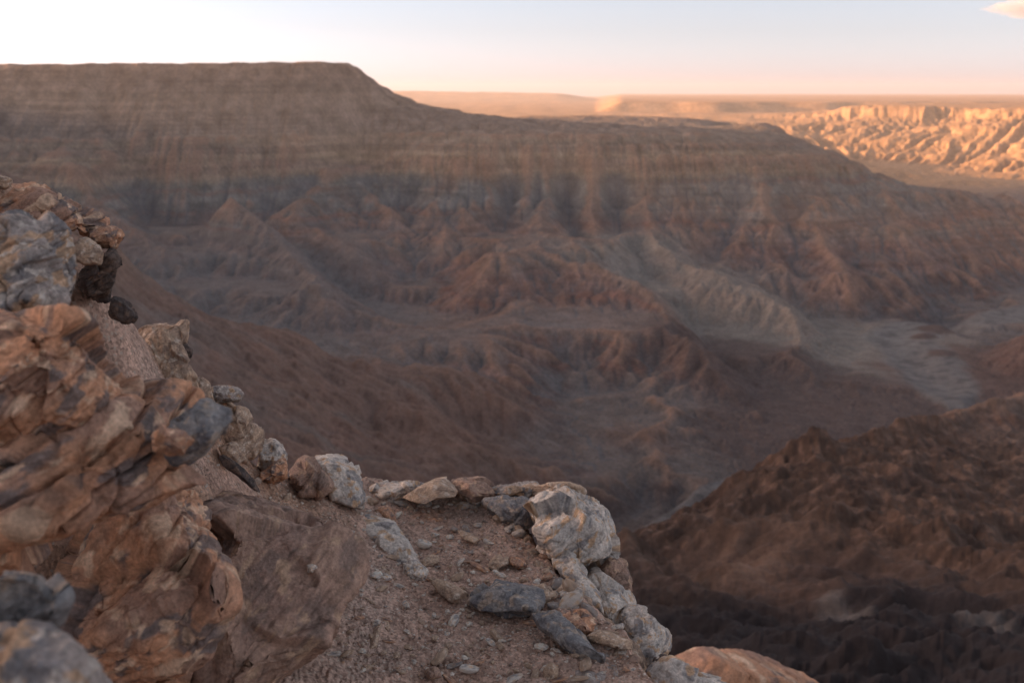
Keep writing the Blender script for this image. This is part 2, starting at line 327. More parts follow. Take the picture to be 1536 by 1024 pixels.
# ------------------------------------------------------------ land material: stone colour per place, finer mottling and relief from noise
def land_material(name, s1, s2, bump, dist):
    m, nt, b = nodes(name); L = nt.links.new
    at = nd(nt, 'ShaderNodeAttribute', attribute_name='stone'); ge = nd(nt, 'ShaderNodeNewGeometry')
    n1 = nd(nt, 'ShaderNodeTexNoise', i_Scale=s1, i_Detail=6.0, i_Roughness=.65); L(ge.outputs['Position'], n1.inputs['Vector'])
    n2 = nd(nt, 'ShaderNodeTexNoise', i_Scale=s2, i_Detail=5.0, i_Roughness=.6); L(ge.outputs['Position'], n2.inputs['Vector'])
    r1 = nd(nt, 'ShaderNodeMapRange'); r1.inputs[1].default_value=.25; r1.inputs[2].default_value=.75; r1.inputs[3].default_value=.68; r1.inputs[4].default_value=1.32; L(n1.outputs[0], r1.inputs[0])
    r2 = nd(nt, 'ShaderNodeMapRange'); r2.inputs[1].default_value=.3; r2.inputs[2].default_value=.7; r2.inputs[3].default_value=.75; r2.inputs[4].default_value=1.25; L(n2.outputs[0], r2.inputs[0])
    mu = nd(nt, 'ShaderNodeMath', operation='MULTIPLY'); L(r1.outputs[0], mu.inputs[0]); L(r2.outputs[0], mu.inputs[1])
    mx = nd(nt, 'ShaderNodeVectorMath', operation='SCALE'); L(at.outputs['Color'], mx.inputs[0]); L(mu.outputs[0], mx.inputs['Scale'])
    L(mx.outputs[0], b.inputs['Base Color'])
    bp = nd(nt, 'ShaderNodeBump', i_Strength=bump, i_Distance=dist); L(n1.outputs[0], bp.inputs['Height']); L(bp.outputs[0], b.inputs['Normal'])
    b.inputs['Specular IOR Level'].default_value = .1
    return m
def mixc(a, b, t): return a*(1-t[:,None]) + np.asarray(b)[None,:]*t[:,None]
def land_colour(x, y, z, sl, rdd):
    """what stone lies at each place: level beds, scree on the gentler slopes, gravel along the river; relief light and shade painted on crests and in hollows"""
    n = len(x)
    wp = z + 9*fbm2(x/650, y/650, 2, 55) + 22*fbm2(x/160, y/160, 4, 56)*(z < -150)
    zs = [-470,-430,-395,-372,-350,-330,-312,-296,-280,-255,-235,-215,-196,-178,-160,-140,-118,-100,-60,-20,20,60,160]
    cs = [(.13,.10,.095),(.17,.115,.10),(.24,.15,.125),(.20,.135,.12),(.26,.155,.125),(.22,.18,.16),(.27,.165,.13),(.23,.17,.145),(.21,.19,.175),(.20,.185,.17),(.23,.215,.195),(.22,.195,.165),
          (.34,.25,.18),(.26,.185,.145),(.35,.26,.185),(.24,.18,.145),(.31,.24,.185),(.24,.19,.16),(.26,.20,.165),(.29,.22,.175),(.25,.185,.15),(.30,.21,.16),(.26,.20,.17)]
    cs = np.array(cs); c = np.stack([np.interp(wp, zs, cs[:,k]) for k in range(3)], 1)
    thin = fbm2((z + 9*fbm2(x/650, y/650, 2, 55))/5.5, x/900 + y/900, 3, 71)                    # thin beds
    st = sstep(.25, .6, sl)
    c *= (1 + np.where(z > -100, .42, .6)*thin*st)[:,None]; c *= (1 + .7*fbm2(x/45, y/45, 5, 91, gain=.65))[:,None]
    red = sstep(.1, .45, fbm2(wp/16.0, (x+y)/1500, 2, 72))*st*(wp < -200)
    c = mixc(c, (.27,.125,.09), red*.55)
    # scree, greyer and smoother, on resting slopes; in the gullies with shade painted in as well
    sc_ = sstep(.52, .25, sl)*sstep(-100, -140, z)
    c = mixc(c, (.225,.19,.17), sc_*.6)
    fin = (x > FX0+9)&(x < FX1-9)&(y > FY0+9)&(y < FY1-9)
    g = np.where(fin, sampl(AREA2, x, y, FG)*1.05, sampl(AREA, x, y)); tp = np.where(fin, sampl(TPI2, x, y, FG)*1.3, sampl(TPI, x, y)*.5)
    crest_lit = sstep(1.0, 7, tp)*(z < -95); c = mixc(c, (.35,.21,.15), crest_lit*.6); hollow_shade = sstep(-1, -7, tp)*(z < -200); c = mixc(c, (.145,.14,.145), hollow_shade*.55)  # relief shading put into the colour: crests lightened, hollows darkened
    c = mixc(c, (.135,.135,.145), sstep(2.4, 4.2, g)*.7*sstep(-200,-245,z))  # gully lines: grey scree and painted shade together
    pat = fbm2(x/170, y/170, 4, 73)
    c = mixc(c, (.20,.19,.19), sstep(.05, .45, pat)*.45*(z < -200)); c = mixc(c, (.25,.14,.10), sstep(.05, .5, -pat)*.45*(z < -150))
    # pale spur on the east side
    a = polyd(x, y, [P(960,335,2150)[:2], P(1050,378,2000)[:2], P(1130,425,1880)[:2], P(1240,480,1800)[:2], P(1300,510,1770)[:2]])
    pale = sstep(300, 70, a + 50*fbm2(x/90, y/90, 3, 74))*sstep(-300,-330,z)
    c = mixc(c, (.32,.29,.25), pale*.62)
    # dark brown hill beside the river and the low hill across it
    for (pts, ra, cc) in ((([P(1110,512,1600)[:2], P(1200,540,1500)[:2], P(1330,590,1380)[:2], P(1200,640,1290)[:2]]), 190, (.125,.088,.08)), (([P(1470,520,1600)[:2], P(1536,500,1600)[:2], P(1700,520,1550)[:2]]), 200, (.15,.09,.075))):
        a = polyd(x, y, pts); c = mixc(c, cc, sstep(ra, ra*.6, a + 40*fbm2(x/70, y/70, 3, 75))*.8)
    # near slopes: ochre brown ground on the spur below, much darker colour lower down
    r = np.hypot(x, y)
    nr = sstep(1180, 900, r)*sstep(-60, 60, x - 60 - .0*y)
    sm_ = sstep(85, 25, polyd(x, y, [P(1130,790,660)[:2], P(1300,815,570)[:2], P(1400,850,500)[:2]]))
    o = fbm2(x/60, y/60, 4, 76)
    c = mixc(c, (.20,.11,.072), nr*.8); c = mixc(c, (.10,.062,.05), nr*sstep(0,.4,o)*.6)
    bk = fbm2(x/13, y/13, 4, 95, ridged=True); c *= (1 - .45*sstep(.15,.55,bk)*nr*(1-sm_))[:,None]; c *= (1 + .5*fbm2(x/30, y/30, 4, 96)*nr)[:,None]
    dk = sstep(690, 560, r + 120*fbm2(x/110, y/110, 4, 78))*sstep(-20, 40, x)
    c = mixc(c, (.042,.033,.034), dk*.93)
    bl = sstep(1400, 1500, r)*sstep(2300, 2050, r)*sstep(-120, -330, x)*sstep(-190, -225, z)
    c = mixc(c, (.185,.178,.178), bl*.6)
    lft = sstep(1440, 1360, r)*sstep(120, -60, x + .0*r)
    c = mixc(c, (.235,.14,.105), lft*.75); c = mixc(c, (.20,.175,.16), lft*sstep(.0,.4,fbm2(x/140,y/140,4,85))*.6)
    # pale streak of washed-out ash grey on the near slope
    a = polyd(x, y, [P(1250,822,560)[:2], P(1330,850,500)[:2], P(1420,872,450)[:2], P(1500,905,400)[:2]])
    c = mixc(c, (.27,.225,.20), sstep(15, 1, a + 12*fbm2(x/25, y/25, 4, 79))*.5)
    # river gravel
    gv = sstep(75, 45, rdd + 26*fbm2(x/90, y/90, 3, 80))
    c = mixc(c, (.225,.215,.208), gv*.8)
    ch = fbm2(x/34 + .5*fbm2(y/60,x/60,2,86), y/22, 4, 81); c = mixc(c, (.13,.12,.12), gv*sstep(-.05,.3,ch)*.75)
    for (ix_, iy_, _), ra in ((P(1405,497,1870), 46), (P(1385,510,1820), 30), (P(1412,543,1700), 30)): c = mixc(c, (.13,.09,.08), sstep(ra, ra*.6, np.hypot(x-ix_, y-iy_))*.9)
    # plateau tops and the open plain
    far = sstep(3600, 4300, y); c *= .76
    c = mixc(c, (.46,.27,.145), far*.85)
    c *= (1 + .25*fbm2(x/300, z/30, 3, 83)*far)[:,None]
    return np.clip(c, .02, .6)
MAT_LAND = land_material('layered_canyon_rock', .035, .22, .35, 6.0)
MAT_GRAVEL = land_material('river_gravel', .06, .5, .3, 1.0)
MAT_PLAIN = land_material('dry_plain', .004, .03, .3, 10.0)
# ------------------------------------------------------------ the land as one fan of cells, finer towards the view point
NA, NR = 1000, 1250
az = np.concatenate([np.linspace(R(-31.5), R(31.5), NA), np.linspace(R(31.5), R(360-31.5), 150)[1:-1]])
def rad(t): return np.interp(t, [0,.05,.2,.45,.62,.8,.9,1], [5, 40, 330, 1250, 2050, 3100, 6800, 38000])
t = np.linspace(0, 1, NR); rr = rad(t)
rr[t > .9] = 6800*(38000/6800.)**((t[t > .9]-.9)/.1)
m_ = (t > .8) & (t <= .9); rr[m_] = 3100*(6800/3100.)**((t[m_]-.8)/.1)
AZ, RR = np.meshgrid(az, rr)
x = (RR*np.sin(AZ)).ravel(); y = (RR*np.cos(AZ)).ravel()
zs_ = []; sls = []; rds = []; ms = []
for k in range(0, len(x), 400000):
    a, b_, c_, d_ = terr(x[k:k+400000], y[k:k+400000]); zs_.append(a); sls.append(b_); rds.append(c_)
z = np.concatenate(zs_); sl = np.concatenate(sls); rdd = np.concatenate(rds)
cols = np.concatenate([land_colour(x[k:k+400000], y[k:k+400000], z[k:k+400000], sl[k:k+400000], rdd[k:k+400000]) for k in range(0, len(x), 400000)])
log('land sampled %d' % len(x))
nA = len(az); I = np.arange(NR*nA).reshape(NR, nA); In = np.roll(I, -1, 1)
faces = np.stack([I[:-1], In[:-1], In[1:], I[1:]], -1).reshape(-1, 4)[:, ::-1]
fx = x[faces].mean(1); fy = y[faces].mean(1); fz = z[faces].mean(1); frd = rdd[faces].mean(1)
isriv = (frd < 62) & (fz < -425) & (fy < 3600)
isfar = (fy > 8300) | (np.hypot(fx, fy) > 9500)
ismesa = (~isriv) & (~isfar) & (fz > -98) & (fy > 2300) & (fy < 4300) & (fx < 0)
verts = np.stack([x, y, z], 1)
def sub(name, mask, mat):
    f = faces[mask]; u, inv = np.unique(f, return_inverse=True)
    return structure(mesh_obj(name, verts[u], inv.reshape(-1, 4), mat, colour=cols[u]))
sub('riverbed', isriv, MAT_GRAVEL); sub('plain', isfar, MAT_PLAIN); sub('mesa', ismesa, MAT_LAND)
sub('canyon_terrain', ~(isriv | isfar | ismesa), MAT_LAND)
log('land built')
# ------------------------------------------------------------ the foreground: ledge, bank and rocks (metres, a standing eye is 1.55 m above the ledge)
def slope(v): return P(768, v, 1.0)[2]
LED = 1.555
def Yg(v): return LED / -slope(v)
G = []
def GV(*pts):
    for u, v, Yd in pts: G.append(P(u, v, Yd))
for u, v in [(560,760),(650,752),(740,752),(600,800),(700,800),(800,800),(620,860),(720,860),(820,860),(600,930),(700,930),(800,930),(900,930),(700,1010),(800,1010),(900,1010),(960,1000),(720,724),(850,770),(900,850),(640,726)]:
    G.append(P(u, v, Yg(v)))
GV((540,745,3.6),(500,740,3.45),(455,735,3.3),(410,720,3.2),(385,705,3.1),(350,720,2.9),(450,780,3.05),(500,800,3.1),(530,860,2.85),(520,960,2.55),(480,900,2.58),(420,850,2.65),(400,950,2.4),(480,1010,2.3),(340,830,2.6),(330,1000,2.25),(320,680,2.9),(300,620,2.9),(260,580,2.9),(210,520,2.8),
   (180,470,2.7),(130,460,2.6),(60,400,2.5),(0,345,2.4),(-80,300,2.3),(250,850,2.4),(150,950,2.15),(0,1000,1.95),(150,700,2.45),(0,600,2.35),(100,560,2.5),(-100,500,2.2),(-250,400,2.1),(-300,300,2.1))
G += [(-1.6,1.0,-1.3),(-2.4,.5,-.8),(-1.0,.6,-1.5),(-.4,.8,-1.55),(0,0,-1.56),(.6,.8,-1.56),(1,0,-1.58),(2.2,-1,-1.65),(0,-2,-1.55),(-1.5,-1,-1.2),(-3,-1,-.7),(-3.5,1,-.2),(-3,2.5,.1),(-2.6,3.0,.05),(-5,0,.3),(-5,-4,0),(0,-5,-1.6),(4,-5,-1.9),(.2,1.6,-1.56),(1.0,1.8,-1.6)]
G = np.array(G)
def fit(G, c, sm):
    n = len(G); d = np.sqrt((G[:,None,0]-G[None,:,0])**2 + (G[:,None,1]-G[None,:,1])**2 + c*c)
    A = np.zeros((n+3, n+3)); A[:n,:n] = d - np.eye(n)*sm; A[:n,n] = 1; A[:n,n+1:] = G[:,:2]; A[n:,:n] = A[:n,n:].T
    return np.linalg.solve(A, np.r_[G[:,2], 0, 0, 0])
GW = fit(G, .12, .02)
EDGE = [P(u, v, Yd)[:2] for u, v, Yd in [(-700,250,3.2),(-300,262,2.75),(-80,262,2.6),(0,272,2.58),(95,310,2.68),(165,350,2.78),(190,450,2.86),(285,520,3.0),(300,585,3.02),(370,600,3.12),(395,650,3.22),(430,690,3.32),(500,690,3.5),(548,742,3.72)]]
EDGE += [P(u, v, Yg(v))[:2] for u, v in [(600,732),(690,730),(738,750),(785,788),(812,832),(848,880),(890,912),(925,945),(955,990),(985,1040),(1040,1100)]]
EDGE += [(2.6,1.0),(4.5,-1.0),(6,-8),(-9,-8),(-9,4)]
EDGE = np.array(EDGE)
def inside_poly(x, y, pts):
    r = np.zeros(x.shape, bool); n = len(pts); j = n-1
    for i in range(n):
        xi, yi = pts[i]; xj, yj = pts[j]
        c = ((yi > y) != (yj > y)) & (x < (xj-xi)*(y-yi)/(yj-yi+1e-12)+xi); r ^= c; j = i
    return r
def ledge(x, y, fine=True):
    z = GW[len(G)] + GW[len(G)+1]*x + GW[len(G)+2]*y
    for i in range(len(G)): z = z + GW[i]*np.sqrt((x-G[i,0])**2 + (y-G[i,1])**2 + .0144)
    ins = inside_poly(x, y, EDGE)
    d = polyd(x, y, list(map(tuple, EDGE)) + [tuple(EDGE[0])])
    sd = np.where(ins, -d, d) + .045*fbm2(x/.16, y/.16, 4, 104); ins = sd < 0; d = np.abs(sd)
    out = np.where(ins, 0, d)
    z = z + .035*fbm2(x/.35, y/.35, 3, 101)
    if fine:
        z = z + .017*fbm2(x/.09, y/.09, 5, 102) + .008*fbm2(x/.02, y/.02, 3, 103, ridged=True) - .003
        z = z + .012*np.maximum(0, fbm2(x/.045, y/.045, 2, 108)-.12)
    dd = out + .10*fbm2(x/.25, y/.25, 3, 104)*sstep(.05, .3, out)
    z = z - np.where(out > 0, np.maximum(0, 1.2*dd + 9*np.maximum(0, dd-.03)), 0)
    return z, ins
na, nr = 1000, 760
fa = np.concatenate([np.linspace(R(-31), R(31), na), np.linspace(R(31), R(329), 120)[1:-1]]); fr = .45*(7.5/.45)**np.linspace(0, 1, nr)
FA, FR = np.meshgrid(fa, fr); x = (FR*np.sin(FA)).ravel(); y = (FR*np.cos(FA)).ravel()
zz, ins = ledge(x, y); I = np.arange(nr*len(fa)).reshape(nr, len(fa)); In = np.roll(I, -1, 1)
fc = np.stack([I[:-1], In[:-1], In[1:], I[1:]], -1).reshape(-1, 4)[:, ::-1]
c0 = np.tile(np.array([[.43,.285,.22]]), (len(x), 1)); k1 = fbm2(x/.3, y/.3, 4, 105); k2 = fbm2(x/.06, y/.06, 3, 106)
c0 = mixc(c0, (.36,.27,.225), sstep(-.1,.5,k1)*.6); c0 = mixc(c0, (.19,.115,.08), sstep(.05,.5,-k1)*.6); c0 *= (1+.35*k2)[:,None]
c0 = mixc(c0, (.40,.235,.145), sstep(-.4,-1.0,x)*sstep(0,.4,fbm2(x/.2,y/.2,3,107)+.2)*.6)
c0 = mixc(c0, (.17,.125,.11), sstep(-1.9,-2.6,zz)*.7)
def soil_material():
    m, nt, b = nodes('gritty_soil'); L = nt.links.new
    at = nd(nt, 'ShaderNodeAttribute', attribute_name='stone'); ge = nd(nt, 'ShaderNodeNewGeometry')
    vo = nd(nt, 'ShaderNodeTexVoronoi', i_Scale=130.0); L(ge.outputs['Position'], vo.inputs['Vector'])
    vo2 = nd(nt, 'ShaderNodeTexVoronoi', i_Scale=60.0); L(ge.outputs['Position'], vo2.inputs['Vector'])
    no = nd(nt, 'ShaderNodeTexNoise', i_Scale=90.0, i_Detail=6.0, i_Roughness=.7); L(ge.outputs['Position'], no.inputs['Vector'])
    hs = nd(nt, 'ShaderNodeSeparateColor'); L(vo.outputs['Color'], hs.inputs[0])
    mr = nd(nt, 'ShaderNodeMapRange'); mr.inputs[3].default_value=.62; mr.inputs[4].default_value=1.35; L(hs.outputs[0], mr.inputs[0])
    m2 = nd(nt, 'ShaderNodeMapRange'); m2.inputs[1].default_value=.3; m2.inputs[2].default_value=.7; m2.inputs[3].default_value=.75; m2.inputs[4].default_value=1.25; L(no.outputs[0], m2.inputs[0])
    mu = nd(nt, 'ShaderNodeMath', operation='MULTIPLY'); L(mr.outputs[0], mu.inputs[0]); L(m2.outputs[0], mu.inputs[1])
    sc = nd(nt, 'ShaderNodeVectorMath', operation='SCALE'); L(at.outputs['Color'], sc.inputs[0]); L(mu.outputs[0], sc.inputs['Scale'])
    gr = nd(nt, 'ShaderNodeMath', operation='GREATER_THAN'); gr.inputs[1].default_value = .93; L(hs.outputs[1], gr.inputs[0])
    mx = nd(nt, 'ShaderNodeMix', data_type='RGBA'); L(gr.outputs[0], mx.inputs[0]); L(sc.outputs[0], mx.inputs[6]); mx.inputs[7].default_value = (.40,.31,.25,1)
    L(mx.outputs[2], b.inputs['Base Color'])
    sb = nd(nt, 'ShaderNodeMath', operation='ADD'); L(no.outputs[0], sb.inputs[0]); L(vo2.outputs['Distance'], sb.inputs[1])
    bp = nd(nt, 'ShaderNodeBump', i_Strength=.7, i_Distance=.006); L(sb.outputs[0], bp.inputs['Height']); L(bp.outputs[0], b.inputs['Normal'])
    return m
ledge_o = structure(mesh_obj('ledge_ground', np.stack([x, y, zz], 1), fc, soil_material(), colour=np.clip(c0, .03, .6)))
def rock_material():
    m, nt, b = nodes('weathered_rock'); L = nt.links.new
    at = nd(nt, 'ShaderNodeAttribute', attribute_name='stone'); tc = nd(nt, 'ShaderNodeTexCoord')
    n1 = nd(nt, 'ShaderNodeTexNoise', i_Scale=38.0, i_Detail=8.0, i_Roughness=.7); L(tc.outputs['Object'], n1.inputs['Vector'])
    n2 = nd(nt, 'ShaderNodeTexNoise', i_Scale=150.0, i_Detail=4.0, i_Roughness=.7); L(tc.outputs['Object'], n2.inputs['Vector'])
    m1 = nd(nt, 'ShaderNodeMapRange'); m1.inputs[1].default_value=.28; m1.inputs[2].default_value=.72; m1.inputs[3].default_value=.62; m1.inputs[4].default_value=1.38; L(n1.outputs[0], m1.inputs[0])
    m2 = nd(nt, 'ShaderNodeMapRange'); m2.inputs[1].default_value=.3; m2.inputs[2].default_value=.7; m2.inputs[3].default_value=.8; m2.inputs[4].default_value=1.2; L(n2.outputs[0], m2.inputs[0])
    mu = nd(nt, 'ShaderNodeMath', operation='MULTIPLY'); L(m1.outputs[0], mu.inputs[0]); L(m2.outputs[0], mu.inputs[1])
    sc = nd(nt, 'ShaderNodeVectorMath', operation='SCALE'); L(at.outputs['Color'], sc.inputs[0]); L(mu.outputs[0], sc.inputs['Scale'])
    L(sc.outputs[0], b.inputs['Base Color'])
    ad = nd(nt, 'ShaderNodeMath', operation='MULTIPLY_ADD'); ad.inputs[1].default_value = .35; L(n2.outputs[0], ad.inputs[0]); L(n1.outputs[0], ad.inputs[2])
    bp = nd(nt, 'ShaderNodeBump', i_Strength=.6, i_Distance=.012); L(ad.outputs[0], bp.inputs['Height']); L(bp.outputs[0], b.inputs['Normal'])
    b.inputs['Roughness'].default_value = .8
    return m
MAT_ROCK = rock_material()
PAL = {   # base, second, stain, pale crust
 'orange': [(.47,.245,.145),(.33,.195,.14),(.125,.11,.11),(.62,.42,.29)],
 'grey':   [(.32,.27,.245),(.18,.165,.165),(.44,.28,.17),(.47,.41,.36)],
 'pale':   [(.58,.50,.435),(.47,.42,.38),(.20,.185,.185),(.50,.32,.19)],
 'tan':    [(.44,.31,.22),(.36,.25,.18),(.24,.17,.13),(.52,.42,.34)],
 'brown':  [(.34,.22,.165),(.28,.18,.14),(.20,.14,.115),(.42,.28,.19)],
 'dark':   [(.085,.065,.06),(.12,.085,.07),(.05,.042,.042),(.18,.12,.09)],
 'slate':  [(.21,.20,.20),(.14,.135,.145),(.29,.26,.24),(.36,.28,.22)],
}
def vnorm(v, f):
    a = v[f[:,1]]-v[f[:,0]]; b = v[f[:,2]]-v[f[:,0]]; n = np.cross(a, b); o = np.zeros_like(v)
    for k in range(f.shape[1]): np.add.at(o, f[:,k], n)
    return o/np.maximum(np.linalg.norm(o, axis=1, keepdims=True), 1e-12)
def paint(p, size, pal, seed, bed=None, beds=1.0):
    p0 = p
    if bed is not None: p = p + (p@bed)[:,None]*bed[None]*1.2
    c = [np.array(q) for q in PAL[pal]]
    a = fbm3(p, 2.2/size, 4, seed+5); b = fbm3(p, 4.0/size, 4, seed+6); e = fbm3(p, 7.0/size, 4, seed+7); s = fbm3(p, 26.0/size, 3, seed+8)
    o = np.tile(c[0][None], (len(p), 1)); o = mixc(o, c[1], sstep(-.12,.22,a)); o = mixc(o, c[2], sstep(.06,.2,b)*.8); o = mixc(o, c[3], sstep(.10,.26,e)*.85)
    if bed is not None:
        q = p0@bed; st = fbm3(np.stack([q*30/size*.5+a*1.2, q*0, q*0], 1), 1.0, 3, seed+9); o *= (1+.45*st*beds)[:,None]
    o *= (1+.5*s)[:,None]
    return np.clip(o, .02, .75)
BED = np.array([-.50, -.15, .85]); BED /= np.linalg.norm(BED)
def facets(p, size, K, seed):
    # broken planes: every point takes the tilt of its nearest fracture cell
    r2 = np.random.default_rng(seed); lo, hi = p.min(0), p.max(0); s = r2.uniform(lo, hi, (K, 3)); t = r2.normal(size=(K, 3)); t /= np.linalg.norm(t, axis=1, keepdims=True)
    q = p + .012*size*np.stack([fbm3(p, 3/size, 3, seed+j) for j in range(3)], 1)
    out = np.zeros(len(p)); off = r2.uniform(-.5, .5, K)
    for a in range(0, len(p), 20000):
        w = q[a:a+20000]; d = ((w[:,None,:]-s[None])**2).sum(2); d = d/size**2; e = np.exp(-(d - d.min(1, keepdims=True))*(70.0*K**.667)); e /= e.sum(1, keepdims=True)
        hk = ((w[:,None,:]-s[None])*t[None]).sum(2)/size*.55 + off[None]*.05; out[a:a+20000] = (e*hk).sum(1)
    return out
def rock(name, pts, label, cat='rock', pal='tan', Y=None, thick=.15, seed=1, chips=14, rough=1.0, bed=0.0, sq=2.6, group=None, res=1.0):
    pts = np.array(pts, float); vt, vb = pts[:,1].min(), pts[:,1].max()
    if Y is None: Yb = Yg(vb) - .035; Yt = Yb + .55*(Yg(vt)-Yb)
    elif isinstance(Y, tuple): Yt, Yb = Y
    else: Yt = Yb = Y
    Yt += .25*thick; Yb += .25*thick
    # smooth closed outline, resampled
    n = len(pts); seg = np.linalg.norm(np.roll(pts,-1,0)-pts, axis=1); cum = np.r_[0, np.cumsum(seg)]
    ext = max(np.ptp(pts[:,0]), np.ptp(pts[:,1])); N = int(np.clip(ext*2.2*res, 60, 420)); M = int(np.clip(ext*1.1*res, 34, 220))
    s = np.linspace(0, cum[-1], N, endpoint=False); k = np.searchsorted(cum, s, 'right')-1; t = (s-cum[k])/seg[k]
    ring = pts[k]*(1-t[:,None]) + np.roll(pts,-1,0)[k]*t[:,None]
    for _ in range(2): ring = .5*ring + .25*(np.roll(ring,1,0)+np.roll(ring,-1,0))
    W3 = np.array([P(u, v, Yt + (Yb-Yt)*(v-vt)/max(vb-vt,1)) for u, v in ring]); cen = W3.mean(0)
    vd = cen/np.linalg.norm(cen)
    S = np.sin(np.linspace(-math.pi/2, math.pi/2, M)); V_ = []
    for q in S:
        rho = (1-abs(q)**sq)**(1/sq) if abs(q) < 1 else 0
        V_.append(cen + rho*(W3-cen) + q*thick*.5*vd)
    v = np.array(V_).reshape(-1, 3)
    I = np.arange(M*N).reshape(M, N); In = np.roll(I, -1, 1); f = np.stack([I[:-1], I[1:], In[1:], In[:-1]], -1).reshape(-1, 4)
    size = max(np.ptp(W3[:,0]), np.ptp(W3[:,2]), thick*.6); rn = np.random.default_rng(seed)
    # broken faces
    c2 = v.mean(0); rel = v-c2
    for i in range(int(chips*1.6)):
        dr = rn.normal(size=3); dr -= vd*min(0, 0)*1; dr /= np.linalg.norm(dr)
        if dr@vd > .2: dr = -dr
        pr = rel@dr; mx = pr.max(); lim = mx*rn.uniform(.72, .93); ex = np.maximum(0, pr-lim); rel -= ex[:,None]*dr*.93
    v = c2+rel
    nrm = vnorm(v, f); 
    if ((v-c2)*nrm).sum() < 0: nrm = -nrm; f = f[:, ::-1]
    p = v - cen
    amp = size*rough
    fk = min(1.0, chips/12); d = .52*fk*facets(p, size, 18, seed+40) + .15*fk*facets(p, size, 170, seed+41) + .018*fbm3(p, 2.6/size, 4, seed) + .006 + .016*fbm3(p, 9.0/size, 4, seed+1, ridged=True) + .010*fbm3(p, 24/size, 3, seed+2)
    cr = np.abs(fbm3(p + .1*size*np.stack([fbm3(p,3/size,2,seed+20)]*3,1), 2.0/size, 2, seed+3)); crk = rn.random() < .35; d -= .02*sstep(.03, 0, cr)*crk
    if bed:
        q = p@BED + .012*size*fbm3(p, 2.5/size, 3, seed+4); hh = size*.11; fr_ = q/hh + .12*fbm3(p, 1.2/size, 2, seed+30); w_ = fr_-np.floor(fr_)
        hk = np.sin(np.floor(fr_)*12.9898+seed)*43758.5; hk = hk-np.floor(hk)
        d += bed*(.05*(hk-.5) - .035*sstep(.12, 0, np.minimum(w_, 1-w_)))
    v = v + nrm*(d*amp)[:,None]
    # bring the broken stone back to its surveyed width and height
    rt = np.cross(vd, [0,0,1]); rt /= np.linalg.norm(rt); up_ = np.cross(rt, vd)
    for axv in (rt, up_):
        pv_ = v@axv; pw0 = W3@axv; lo, hi = pv_.min(), pv_.max(); L0, H0 = pw0.min(), pw0.max(); mid = (L0+H0)/2
        v = v + (mid + (pv_-(lo+hi)/2)/(hi-lo)*(H0-L0)*1.03 - pv_)[:,None]*axv
    c = paint(p, size, pal, seed, BED if bed else None)
    c = mixc(c, (.10,.065,.05), sstep(.02, 0, cr)*.4*crk)
    org = cen.copy(); o = mesh_obj(name, v-org, f, MAT_ROCK, colour=c); o.location = org
    tag(o, label, cat, group); return o
exec_rocks = True
